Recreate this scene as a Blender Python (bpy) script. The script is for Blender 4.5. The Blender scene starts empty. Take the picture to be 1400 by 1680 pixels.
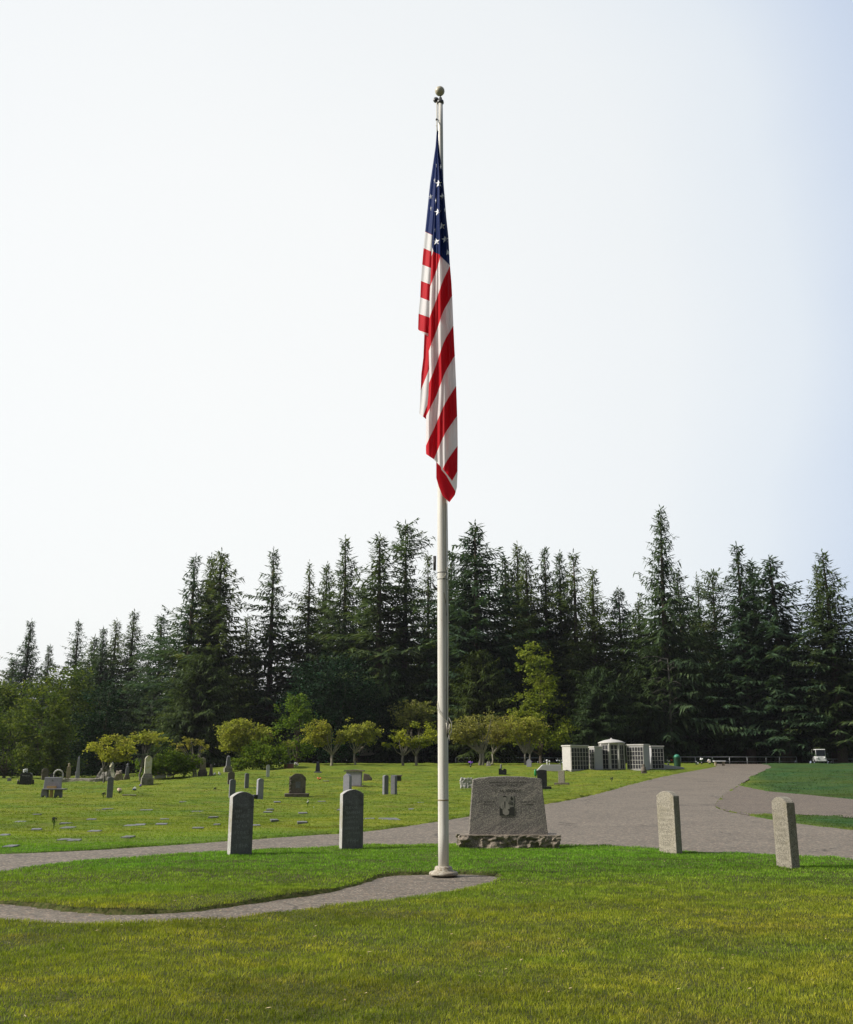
import bpy, math, random
import numpy as np
from mathutils import Vector, Matrix, noise
from mathutils.geometry import delaunay_2d_cdt
R = math.radians
PI = math.pi
S = bpy.context.scene
COL = S.collection
# ------------------------------------------------------------------ camera
F, TH, CAMZ = 1600.0, R(14.37), 1.5
ct, st = math.cos(TH), math.sin(TH)
cam = bpy.data.cameras.new('camera')
cam.sensor_fit = 'HORIZONTAL'; cam.sensor_width = 36.0; cam.lens = F / 1400 * 36
cam.clip_start = 0.1; cam.clip_end = 4000
co = bpy.data.objects.new('camera', cam); COL.objects.link(co)
co.location = (0, 0, CAMZ); co.rotation_euler = (R(90) + TH, 0, 0)
S.camera = co
# ------------------------------------------------------------------ world, sun, exposure
SUN_AZ, SUN_EL = -97.0, 36.0          # degrees: azimuth from +Y towards +X, elevation
sd = Vector((math.sin(R(SUN_AZ)) * math.cos(R(SUN_EL)), math.cos(R(SUN_AZ)) * math.cos(R(SUN_EL)), math.sin(R(SUN_EL))))
W = bpy.data.worlds.new('World'); S.world = W; W.use_nodes = True
nt = W.node_tree; nt.nodes.clear()
def N(t, ty, **kw):
    n = t.nodes.new(ty)
    for k, v in kw.items(): setattr(n, k, v)
    return n
out = N(nt, 'ShaderNodeOutputWorld')
sky = N(nt, 'ShaderNodeTexSky'); sky.sky_type = 'NISHITA'; sky.sun_disc = False
sky.sun_elevation = R(SUN_EL); sky.sun_rotation = R(SUN_AZ); sky.dust_density = 4.0
b1 = N(nt, 'ShaderNodeBackground'); b1.inputs[1].default_value = 0.02
nt.links.new(sky.outputs[0], b1.inputs[0])
tc = N(nt, 'ShaderNodeTexCoord')
def wdot(v):
    m = N(nt, 'ShaderNodeVectorMath', operation='DOT_PRODUCT')
    nt.links.new(tc.outputs['Generated'], m.inputs[0]); m.inputs[1].default_value = v
    a = N(nt, 'ShaderNodeMath', operation='ARCCOSINE'); nt.links.new(m.outputs['Value'], a.inputs[0])
    return a.outputs[0]
def pdir(x, y):
    a = (x - 700) / F; b = (840 - y) / F
    return Vector((a, ct - b * st, st + b * ct))
glow = pdir(330, 640).normalized()
veil = wdot(glow)
# thin cloud breaks the gradient up a little
nz = N(nt, 'ShaderNodeTexNoise'); nz.inputs['Scale'].default_value = 2.2; nz.inputs['Detail'].default_value = 3
nt.links.new(tc.outputs['Generated'], nz.inputs['Vector'])
ad = N(nt, 'ShaderNodeMath', operation='MULTIPLY_ADD'); nt.links.new(nz.outputs['Fac'], ad.inputs[0]); ad.inputs[1].default_value = 0.16
nt.links.new(veil, ad.inputs[2])
mr = N(nt, 'ShaderNodeMapRange'); nt.links.new(ad.outputs[0], mr.inputs[0]); mr.inputs[1].default_value = 0.0; mr.inputs[2].default_value = 1.6
cr = N(nt, 'ShaderNodeValToRGB'); nt.links.new(mr.outputs[0], cr.inputs[0])
el = cr.color_ramp.elements
HZ = [(0.0, (.945, .95, .925)), (0.20, (.925, .935, .92)), (0.345, (.86, .885, .89)), (0.42, (.77, .82, .865)), (0.475, (.60, .68, .81)), (0.60, (.36, .42, .54)), (1.0, (.16, .18, .22))]
el[0].position = HZ[0][0]; el[0].color = (*HZ[0][1], 1); el[1].position = 1.0; el[1].color = (*HZ[-1][1], 1)
for p, c in HZ[1:-1]:
    e = el.new(p); e.color = (*c, 1)
b2 = N(nt, 'ShaderNodeBackground'); nt.links.new(cr.outputs[0], b2.inputs[0]); b2.inputs[1].default_value = 0.98
# the bright aureole of the veiled sun, left of the frame
au = wdot(sd)
mr2 = N(nt, 'ShaderNodeMapRange'); nt.links.new(au, mr2.inputs[0]); mr2.inputs[1].default_value = 0.58; mr2.inputs[2].default_value = 0.0
mr2.inputs[3].default_value = 0.0; mr2.inputs[4].default_value = 1.0
pw = N(nt, 'ShaderNodeMath', operation='POWER'); nt.links.new(mr2.outputs[0], pw.inputs[0]); pw.inputs[1].default_value = 2.0
ml = N(nt, 'ShaderNodeMath', operation='MULTIPLY'); nt.links.new(pw.outputs[0], ml.inputs[0]); ml.inputs[1].default_value = 3.0
b3 = N(nt, 'ShaderNodeBackground'); b3.inputs[0].default_value = (1, .96, .88, 1); nt.links.new(ml.outputs[0], b3.inputs[1])
a1 = N(nt, 'ShaderNodeAddShader'); a2 = N(nt, 'ShaderNodeAddShader')
nt.links.new(b1.outputs[0], a1.inputs[0]); nt.links.new(b2.outputs[0], a1.inputs[1])
nt.links.new(a1.outputs[0], a2.inputs[0]); nt.links.new(b3.outputs[0], a2.inputs[1])
nt.links.new(a2.outputs[0], out.inputs[0])
sl = bpy.data.lights.new('sun', 'SUN'); sl.energy = 5.0; sl.angle = R(7); sl.color = (1.0, .95, .87)
so = bpy.data.objects.new('sun', sl); COL.objects.link(so)
so.rotation_euler = sd.to_track_quat('Z', 'Y').to_euler()
S.view_settings.view_transform = 'Standard'; S.view_settings.look = 'None'
S.view_settings.gamma = 1.0; S.view_settings.exposure = 0.0
S.cycles.max_bounces = 6; S.cycles.diffuse_bounces = 3; S.cycles.transmission_bounces = 3
S.cycles.transparent_max_bounces = 6; S.cycles.volume_bounces = 0

# ------------------------------------------------------------------ terrain function and pixel -> ground
def ss(a, b, x):
    t = np.clip((np.asarray(x, float) - a) / (b - a), 0, 1); return t * t * (3 - 2 * t)
def Hs(X, Y):
    X = np.asarray(X, float); Y = np.asarray(Y, float)
    A = 1.3 * ss(-.36, -.12, X / np.maximum(Y, 5.0))
    return A * ss(40, 105, Y) - .012 * np.maximum(0, Y - 105) * (Y < 260) - .012 * 155 * (Y >= 260)
def G(px, py, ymax=104.0):
    """ground point seen at pixel (1400x1680 frame)"""
    d = pdir(px, py); dx, dz = d.x / d.y, d.z / d.y
    Y = np.linspace(4, ymax, 6000); z = CAMZ + dz * Y
    hit = np.nonzero(z <= Hs(dx * Y, Y))[0]
    y = Y[hit[0]] if len(hit) else ymax
    return Vector((dx * y, y, float(Hs(dx * y, y))))
def AT(px, py, Y):
    d = pdir(px, py); k = Y / d.y
    return Vector((d.x * k, Y, CAMZ + d.z * k))
def MPP(p):                            # metres per photo pixel at a world point
    return (p.y * ct + (p.z - CAMZ) * st) / F
def inpoly(X, Y, poly):
    X = np.asarray(X); Y = np.asarray(Y); r = np.zeros(X.shape, bool)
    n = len(poly); j = n - 1
    for i in range(n):
        xi, yi = poly[i]; xj, yj = poly[j]
        if yi != yj:
            c = ((yi > Y) != (yj > Y)) & (X < (xj - xi) * (Y - yi) / (yj - yi) + xi)
            r ^= c
        j = i
    return r
def h2(i, j):
    n = (i * 374761393 + j * 668265263) & 0xffffffff
    n = ((n ^ (n >> 13)) * 1274126177) & 0xffffffff
    return ((n ^ (n >> 16)) & 0xffff) / 65535.0
def vn(x, y):
    x = np.asarray(x, float); y = np.asarray(y, float)
    i = np.floor(x).astype(np.int64); j = np.floor(y).astype(np.int64)
    f = x - i; g = y - j; f = f * f * (3 - 2 * f); g = g * g * (3 - 2 * g)
    return (h2(i, j) * (1 - f) + h2(i + 1, j) * f) * (1 - g) + (h2(i, j + 1) * (1 - f) + h2(i + 1, j + 1) * f) * g

# ------------------------------------------------------------------ helpers: tagging, meshes
def tag(o, label=None, cat=None, group=None, kind=None):
    if label: o['label'] = label
    if cat: o['category'] = cat
    if group: o['group'] = group
    if kind: o['kind'] = kind
    return o
def empty(name, loc, rz=0, label=None, cat=None, group=None):
    o = bpy.data.objects.new(name, None); o.empty_display_size = .2; COL.objects.link(o)
    o.location = loc; o.rotation_euler = (0, 0, rz)
    return tag(o, label, cat, group)
def npmesh(name, V, Fc, k, mats, smooth=False):
    """V (n,3), Fc (m,k) all faces of k corners"""
    me = bpy.data.meshes.new(name); V = np.asarray(V, np.float32); Fc = np.asarray(Fc, np.int32)
    me.vertices.add(len(V)); me.vertices.foreach_set('co', V.ravel())
    me.loops.add(Fc.size); me.loops.foreach_set('vertex_index', Fc.ravel())
    me.polygons.add(len(Fc)); me.polygons.foreach_set('loop_start', np.arange(0, Fc.size, k, dtype=np.int32))
    me.polygons.foreach_set('loop_total', np.full(len(Fc), k, np.int32))
    if smooth: me.polygons.foreach_set('use_smooth', np.ones(len(Fc), bool))
    for m in (mats if isinstance(mats, (list, tuple)) else [mats]): me.materials.append(m)
    me.update(calc_edges=True); me.validate()
    return me
def link(name, me, parent=None, loc=None):
    o = bpy.data.objects.new(name, me); COL.objects.link(o)
    if parent: o.parent = parent
    if loc is not None: o.location = loc
    return o
class MB:
    def __init__(s): s.v = []; s.f = []; s.m = []; s.sm = []
    def add(s, vs, fs, mi=0, smooth=False, M=None):
        b = len(s.v)
        for v in vs: s.v.append(tuple(M @ Vector(v)) if M else tuple(v))
        for f in fs: s.f.append([b + i for i in f]); s.m.append(mi); s.sm.append(smooth)
        return s
    def box(s, x0, x1, y0, y1, z0, z1, mi=0, M=None, tx=0, ty=0):
        vs = [(x0, y0, z0), (x1, y0, z0), (x1, y1, z0), (x0, y1, z0), (x0 + tx, y0 + ty, z1), (x1 - tx, y0 + ty, z1), (x1 - tx, y1 - ty, z1), (x0 + tx, y1 - ty, z1)]
        return s.add(vs, [(0, 3, 2, 1), (4, 5, 6, 7), (0, 1, 5, 4), (1, 2, 6, 5), (2, 3, 7, 6), (3, 0, 4, 7)], mi, False, M)
    def prof(s, pts, y0, y1, mi=0, M=None):          # polygon in XZ (counterclockwise seen from -Y), extruded along Y
        n = len(pts); vs = [(x, y0, z) for x, z in pts] + [(x, y1, z) for x, z in pts]
        fs = [tuple(range(n)), tuple(range(2 * n - 1, n - 1, -1))]
        fs += [((i + 1) % n, i, n + i, n + (i + 1) % n) for i in range(n)]
        return s.add(vs, fs, mi, False, M)
    def lathe(s, pr, n=24, mi=0, M=None, smooth=True, c=(0, 0, 0)):
        vs = []; fs = []
        for r, z in pr:
            for k in range(n): a = 2 * PI * k / n; vs.append((c[0] + r * math.cos(a), c[1] + r * math.sin(a), c[2] + z))
        for i in range(len(pr) - 1):
            for k in range(n): fs.append((i * n + k, i * n + (k + 1) % n, (i + 1) * n + (k + 1) % n, (i + 1) * n + k))
        fs.append(tuple(range(n))[::-1]); fs.append(tuple((len(pr) - 1) * n + k for k in range(n)))
        return s.add(vs, fs, mi, smooth, M)
    def tube(s, pts, r, n=6, mi=0, smooth=True, M=None):
        pts = [Vector(p) for p in pts]; rs = r if isinstance(r, (list, tuple)) else [r] * len(pts)
        vs = []; fs = []; t0 = (pts[1] - pts[0]).normalized(); u = t0.orthogonal().normalized()
        for i, p in enumerate(pts):
            t = (pts[min(i + 1, len(pts) - 1)] - pts[max(i - 1, 0)]).normalized()
            u = (u - t * u.dot(t)).normalized(); w = t.cross(u)
            for k in range(n):
                a = 2 * PI * k / n; vs.append(p + (u * math.cos(a) + w * math.sin(a)) * rs[i])
        for i in range(len(pts) - 1):
            for k in range(n): fs.append((i * n + k, i * n + (k + 1) % n, (i + 1) * n + (k + 1) % n, (i + 1) * n + k))
        fs.append(tuple(range(n))[::-1]); fs.append(tuple((len(pts) - 1) * n + k for k in range(n)))
        return s.add(vs, fs, mi, smooth, M)
    def ball(s, c, r, n=12, mi=0, sc=(1, 1, 1), M=None):
        pr = [(max(1e-4, math.sin(PI * i / (n // 2))) * r, -math.cos(PI * i / (n // 2)) * r) for i in range(n // 2 + 1)]
        vs = []; b = MB(); b.lathe(pr, n); vs = [(c[0] + x * sc[0], c[1] + y * sc[1], c[2] + z * sc[2]) for x, y, z in b.v]
        return s.add(vs, b.f, mi, True, M)
    def rock(s, w, d, h, seed=0, amp=.12, n=10, mi=0, M=None, z0=0, taper=.15, fine=.3, flat=False):   # rough boulder/pitched block
        vs = []; ids = {}; fs = []
        def vid(i, j, k):
            if (i, j, k) not in ids:
                x, y, z = i / n * 2 - 1, j / n * 2 - 1, k / n
                t = 1 - taper * z
                p = Vector((x * w / 2 * t, y * d / 2 * t, z0 + z * h))
                fq = 4.5 if flat else 2.2; q = Vector((p.x * fq + seed * 7.1, p.y * fq, p.z * fq)); q2 = q * 3.7
                am = amp * min(w, d, h)
                e = noise.noise_vector(q) * am + noise.noise_vector(q2) * am * fine
                if k == 0: e.z = 0
                if flat:                                            # sawn top, pitched sides leaning outward at the foot
                    e.z = 0 if k in (0, n) else e.z * .3
                    e *= .25 if k == n else 1.0
                ids[(i, j, k)] = len(vs); vs.append(p + e)
            return ids[(i, j, k)]
        for a in range(n):
            for b in range(n):
                fs.append((vid(a, b, n), vid(a + 1, b, n), vid(a + 1, b + 1, n), vid(a, b + 1, n)))
                fs.append((vid(a, 0, b), vid(a + 1, 0, b), vid(a + 1, 0, b + 1), vid(a, 0, b + 1)))
                fs.append((vid(a + 1, n, b), vid(a, n, b), vid(a, n, b + 1), vid(a + 1, n, b + 1)))
                fs.append((vid(0, a + 1, b), vid(0, a, b), vid(0, a, b + 1), vid(0, a + 1, b + 1)))
                fs.append((vid(n, a, b), vid(n, a + 1, b), vid(n, a + 1, b + 1), vid(n, a, b + 1)))
        return s.add(vs, fs, mi, False, M)
    def build(s, name, mats, parent=None, loc=None, bevel=0.0, rz=None):
        me = bpy.data.meshes.new(name); me.from_pydata(s.v, [], s.f)
        for m in (mats if isinstance(mats, (list, tuple)) else [mats]): me.materials.append(m)
        me.polygons.foreach_set('material_index', s.m); me.polygons.foreach_set('use_smooth', s.sm)
        me.update(); o = link(name, me, parent, loc)
        if rz is not None: o.rotation_euler = (0, 0, rz)
        if bevel:
            md = o.modifiers.new('bevel', 'BEVEL'); md.width = bevel; md.segments = 2; md.limit_method = 'ANGLE'; md.angle_limit = R(35)
        return o

# ------------------------------------------------------------------ materials
def newmat(name):
    m = bpy.data.materials.new(name); m.use_nodes = True; t = m.node_tree; t.nodes.clear()
    o = N(t, 'ShaderNodeOutputMaterial'); p = N(t, 'ShaderNodeBsdfPrincipled'); t.links.new(p.outputs[0], o.inputs[0])
    return m, t, p, o
def nz_(t, scale, detail=3, vec=None, rough=.6, dist=0):
    n = N(t, 'ShaderNodeTexNoise'); n.inputs['Scale'].default_value = scale; n.inputs['Detail'].default_value = detail
    n.inputs['Roughness'].default_value = rough; n.inputs['Distortion'].default_value = dist
    if vec: t.links.new(vec, n.inputs['Vector'])
    return n.outputs['Fac']
def ramp_(t, fac, stops):
    c = N(t, 'ShaderNodeValToRGB'); t.links.new(fac, c.inputs[0]); e = c.color_ramp.elements
    e[0].position = stops[0][0]; e[0].color = (*stops[0][1], 1); e[1].position = stops[-1][0]; e[1].color = (*stops[-1][1], 1)
    for p, col in stops[1:-1]: e.new(p).color = (*col, 1)
    return c.outputs[0]
def mix_(t, f, a, b, mode='MIX'):
    m = N(t, 'ShaderNodeMix'); m.data_type = 'RGBA'; m.blend_type = mode
    for v, i in ((f, 0), (a, 6), (b, 7)):
        if isinstance(v, (int, float)): m.inputs[i].default_value = v
        elif isinstance(v, tuple): m.inputs[i].default_value = (*v, 1)
        else: t.links.new(v, m.inputs[i])
    return m.outputs[2]
def map_(t, f, a, b, c=0.0, d=1.0):
    m = N(t, 'ShaderNodeMapRange'); t.links.new(f, m.inputs[0])
    for i, v in enumerate((a, b, c, d)): m.inputs[i + 1].default_value = v
    return m.outputs[0]
def bump_(t, p, h, strength=.3, dist=.01):
    b = N(t, 'ShaderNodeBump'); b.inputs['Strength'].default_value = strength; b.inputs['Distance'].default_value = dist
    t.links.new(h, b.inputs['Height']); t.links.new(b.outputs[0], p.inputs['Normal'])
def vecs(t, scale=None, world=True):
    if world: v = N(t, 'ShaderNodeNewGeometry').outputs['Position']
    else: v = N(t, 'ShaderNodeTexCoord').outputs['Object']
    if scale:
        m = N(t, 'ShaderNodeVectorMath', operation='MULTIPLY'); t.links.new(v, m.inputs[0]); m.inputs[1].default_value = scale; v = m.outputs[0]
    return v
def stone(name, c1, c2, speck=None, sp=180, rough=.75, sc=6, stain=None, bump=.25, coat=0):
    m, t, p, o = newmat(name); v = vecs(t, None, False)
    col = mix_(t, map_(t, nz_(t, sc, 4, v), .35, .65), c1, c2)
    f = nz_(t, sp, 2, v)
    if speck: col = mix_(t, map_(t, f, .52, .60), col, speck)
    if stain: col = mix_(t, map_(t, nz_(t, 3.1, 5, v, .65, .4), .52, .66), col, stain)
    t.links.new(col, p.inputs['Base Color']); p.inputs['Roughness'].default_value = rough
    bump_(t, p, nz_(t, 40, 5, v), bump, .006)
    return m
M = {}
M['granite'] = stone('granite', (.135, .128, .132), (.100, .095, .100), (.20, .195, .19), 120, stain=(.06, .058, .042), sc=12)
M['sunlit_tint'] = stone('granite_sunlit_tint', (.46, .45, .42), (.36, .35, .32), (.25, .24, .22), 70, stain=(.30, .28, .2))  # same granite made paler: sunlight on side and top faces put into the colour
M['granite_warm'] = stone('granite_warm', (.37, .335, .265), (.29, .26, .20), (.10, .085, .065), 90, sc=14, stain=(.21, .185, .12))
M['granite_side'] = M['granite']
M['grey'] = stone('grey_stone', (.20, .20, .215), (.14, .14, .15), (.10, .10, .11), 90)
M['marker'] = stone('flat_marker_stone', (.13, .13, .135), (.085, .09, .085), (.22, .22, .22), 60, stain=(.06, .075, .03))
M['lilac'] = stone('pale_grey_stone', (.34, .33, .37), (.27, .26, .30), (.2, .2, .22), 90)
M['white'] = stone('white_marble', (.62, .61, .58), (.42, .42, .40), (.3, .3, .28), 40, stain=(.33, .31, .24))
M['brown'] = stone('brown_stone', (.14, .11, .085), (.09, .075, .06), (.2, .17, .13), 60, stain=(.06, .065, .03))
M['tan'] = stone('tan_stone', (.34, .28, .17), (.22, .18, .12), None, 60)
M['lichen'] = stone('lichened_marble', (.68, .65, .55), (.50, .47, .36), None, 60, stain=(.50, .44, .13))
M['black'] = stone('black_granite', (.012, .012, .014), (.018, .018, .02), (.03, .03, .03), 90, rough=.25, bump=.03)
M['black_niche'] = stone('niche_granite', (.008, .008, .012), (.012, .012, .016), None, 90, rough=.55, bump=.02)
M['rough'] = stone('rough_stone', (.21, .170, .130), (.13, .105, .080), (.34, .28, .21), 45, stain=(.085, .075, .048), bump=.8)
M['mossy'] = stone('mossy_rock', (.20, .18, .15), (.11, .11, .08), (.30, .28, .24), 30, stain=(.09, .10, .045), bump=.8)
M['concrete'] = stone('concrete', (.42, .41, .37), (.33, .32, .29), (.28, .27, .25), 60)
M['panel'] = stone('white_panel', (.52, .50, .46), (.45, .43, .40), None, 40, bump=.05)
M['panel_grey'] = stone('grey_panel', (.46, .45, .46), (.42, .41, .42), None, 40, bump=.05)
M['wood'] = stone('bench_wood', (.50, .33, .13), (.40, .25, .10), None, 40)
M['letter_mid'] = stone('worn_lettering', (.19, .17, .13), (.24, .215, .165), None, 40)
M['letter_dark'] = stone('dark_lettering', (.045, .042, .035), (.03, .03, .025), None, 40)
M['letter_pale'] = stone('pale_lettering', (.26, .26, .26), (.22, .22, .22), None, 40)
M['etch'] = stone('etched_panel', (.27, .245, .215), (.24, .22, .19), None, 40, bump=.02)
M['etch_pale'] = stone('etched_pale', (.36, .325, .28), (.28, .25, .22), None, 60, bump=.02)
# memorial slate: diagonal bands and pits
m, t, p, o = newmat('memorial_stone'); v = vecs(t, None, False)
m0_ = N(t, 'ShaderNodeMapping'); t.links.new(v, m0_.inputs[0]); m0_.inputs['Rotation'].default_value = (0, R(28), 0)
mp = N(t, 'ShaderNodeMapping'); t.links.new(m0_.outputs[0], mp.inputs[0]); mp.inputs['Scale'].default_value = (1.0, 2, 5.5)
band = nz_(t, 1.7, 6, mp.outputs[0], .68, .9)
col = ramp_(t, band, [(.28, (.08, .07, .062)), (.42, (.155, .135, .118)), (.51, (.125, .11, .10)), (.56, (.27, .235, .20)), (.62, (.17, .148, .128)), (.68, (.40, .35, .29))])
pit = nz_(t, 55, 3, v)
col = mix_(t, map_(t, pit, .54, .62, 0, .75), col, (.42, .38, .30)); col = mix_(t, map_(t, pit, .46, .38, 0, .75), col, (.06, .052, .04))
t.links.new(col, p.inputs['Base Color']); p.inputs['Roughness'].default_value = .6
bump_(t, p, nz_(t, 22, 6, mp.outputs[0]), .9, .02); M['memorial'] = m
def plain(name, c, rough=.5, metal=0.0, spec=.5):
    m, t, p, o = newmat(name)
    v = vecs(t, None, False); col = mix_(t, nz_(t, 9, 3, v), tuple(x * .86 for x in c), tuple(min(1, x * 1.1) for x in c))
    t.links.new(col, p.inputs['Base Color']); p.inputs['Roughness'].default_value = rough; p.inputs['Metallic'].default_value = metal
    return m
M['galv'] = plain('galvanised_metal', (.36, .38, .38), .45, .6)
M['dark_metal'] = plain('dark_metal', (.05, .05, .05), .5, .5)
M['grey_metal'] = plain('cast_metal', (.13, .13, .13), .5, .6)
M['ball'] = plain('bronze_ball', (.52, .47, .35), .4)
M['collar'] = stone('collar_paint', (.46, .42, .34), (.33, .28, .21), (.22, .17, .11), 40, stain=(.24, .19, .13), bump=.1)
M['rope'] = plain('rope', (.50, .47, .38), .9)
M['rope_dark'] = plain('weathered_rope', (.05, .048, .03), .9)
M['green_paint'] = plain('dark_green_paint', (.012, .055, .03), .5)
M['green_lid'] = plain('green_lid', (.03, .22, .13), .5)
M['glass'] = plain('dark_glass', (.02, .025, .03), .1)
M['white_paint'] = plain('white_paint', (.75, .75, .74), .4)
M['tyre'] = plain('tyre_rubber', (.02, .02, .02), .8)
M['red'] = plain('red_petals', (.65, .10, .05), .7); M['orange'] = plain('orange_petals', (.80, .22, .10), .7)
M['pink'] = plain('pale_pink_petals', (.80, .60, .50), .7); M['violet'] = plain('violet_petals', (.30, .12, .65), .7)
M['blue'] = plain('blue_petals', (.08, .06, .55), .7); M['flwhite'] = plain('white_petals', (.80, .80, .80), .7)
M['stem'] = plain('green_stems', (.03, .09, .02), .8); M['darkleaf'] = plain('dark_leaves', (.012, .02, .01), .8)
M['emerald'] = plain('green_glass', (.02, .20, .05), .3); M['straw'] = plain('dried_flowers', (.45, .42, .36), .9)
M['brick'] = stone('brick', (.30, .12, .08), (.24, .10, .07), None, 30)
M['roof'] = stone('pale_roof', (.40, .34, .28), (.33, .28, .22), None, 30); M['shed'] = stone('shed_wall', (.06, .035, .03), (.04, .03, .025), None, 30)
# pole paint with weather streaks
m, t, p, o = newmat('pole_paint'); v = vecs(t, (30, 30, 1.2), False)
col = mix_(t, map_(t, nz_(t, 1.0, 4, v), .45, .75), (.70, .68, .62), (.50, .46, .39))
col = mix_(t, map_(t, nz_(t, 60, 2, vecs(t, None, False)), .66, .72), col, (.36, .27, .17))
t.links.new(col, p.inputs['Base Color']); p.inputs['Roughness'].default_value = .42; M['pole'] = m
# bark
def bark(name, c1, c2):
    m, t, p, o = newmat(name); v = vecs(t, (6, 6, 1.2), False); n = nz_(t, 3, 4, v)
    t.links.new(mix_(t, map_(t, n, .35, .65), c1, c2), p.inputs['Base Color']); p.inputs['Roughness'].default_value = .95
    bump_(t, p, n, .6, .05); return m
M['bark'] = bark('conifer_bark', (.085, .062, .045), (.14, .11, .085)); M['bark_pale'] = bark('pale_bark', (.30, .27, .21), (.20, .18, .14))
M['bark_grey'] = bark('dead_wood', (.17, .16, .135), (.11, .10, .085))
# foliage: colour by random per object, by clump and by leaf
def foliage(name, c1, c2, c3=None, clump=.7, trans=.25, objvar=.25, fine=5.0):
    m, t, p, o = newmat(name); v = vecs(t)
    col = mix_(t, map_(t, nz_(t, clump, 3, v), .36, .64), c1, c2)
    if c3: col = mix_(t, map_(t, nz_(t, clump * 2.3, 2, v), .56, .68), col, c3)
    at = N(t, 'ShaderNodeAttribute'); at.attribute_name = 'v'
    oi = N(t, 'ShaderNodeObjectInfo')
    col = mix_(t, 1.0, col, ramp_(t, at.outputs['Fac'], [(0, (.55, .58, .55)), (1, (1.45, 1.4, 1.3))]), 'MULTIPLY')
    if objvar: col = mix_(t, 1.0, col, ramp_(t, oi.outputs['Random'], [(0, (.95 - objvar, 1 - objvar * .7, 1.05)), (.5, (1, 1, 1)), (1, (1.1 + objvar, 1 + objvar * .8, .8))]), 'MULTIPLY')
    t.links.new(col, p.inputs['Base Color']); p.inputs['Roughness'].default_value = .7; p.inputs['Specular IOR Level'].default_value = .12
    tr = N(t, 'ShaderNodeBsdfTranslucent'); mx = N(t, 'ShaderNodeMixShader'); mx.inputs[0].default_value = trans
    t.links.new(mix_(t, 1.0, col, (1.3, 1.35, .6), 'MULTIPLY'), tr.inputs[0])
    t.links.new(p.outputs[0], mx.inputs[1]); t.links.new(tr.outputs[0], mx.inputs[2]); t.links.new(mx.outputs[0], o.inputs[0])
    return m
M['conifer'] = foliage('conifer_needles', (.052, .088, .042), (.080, .118, .050), (.115, .138, .052), .35, .3)
M['cedar'] = foliage('cedar_sprays', (.036, .062, .024), (.068, .098, .030), (.05, .07, .030), .5)
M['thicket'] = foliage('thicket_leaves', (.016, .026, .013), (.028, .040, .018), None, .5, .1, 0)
M['yellow'] = foliage('yellow_leaves', (.24, .265, .06), (.32, .335, .07), (.31, .27, .10), 1.0, .45, .12)
M['ygreen'] = foliage('yellow_green_leaves', (.14, .19, .03), (.28, .31, .045), (.11, .15, .025), .6, .45, .1)
M['olive'] = foliage('olive_leaves', (.22, .225, .07), (.29, .275, .08), (.27, .23, .11), 1.0, .42, .1)
M['green'] = foliage('bright_green_leaves', (.075, .14, .022), (.14, .21, .03), (.20, .23, .035), 1.2, .4, .1)
M['midgreen'] = foliage('mid_green_leaves', (.055, .095, .024), (.11, .15, .032), (.17, .20, .042), .5, .40, .12)
M['darkgreen'] = foliage('dark_green_leaves', (.010, .030, .014), (.018, .045, .018), (.012, .06, .03), .5, .12)
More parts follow.
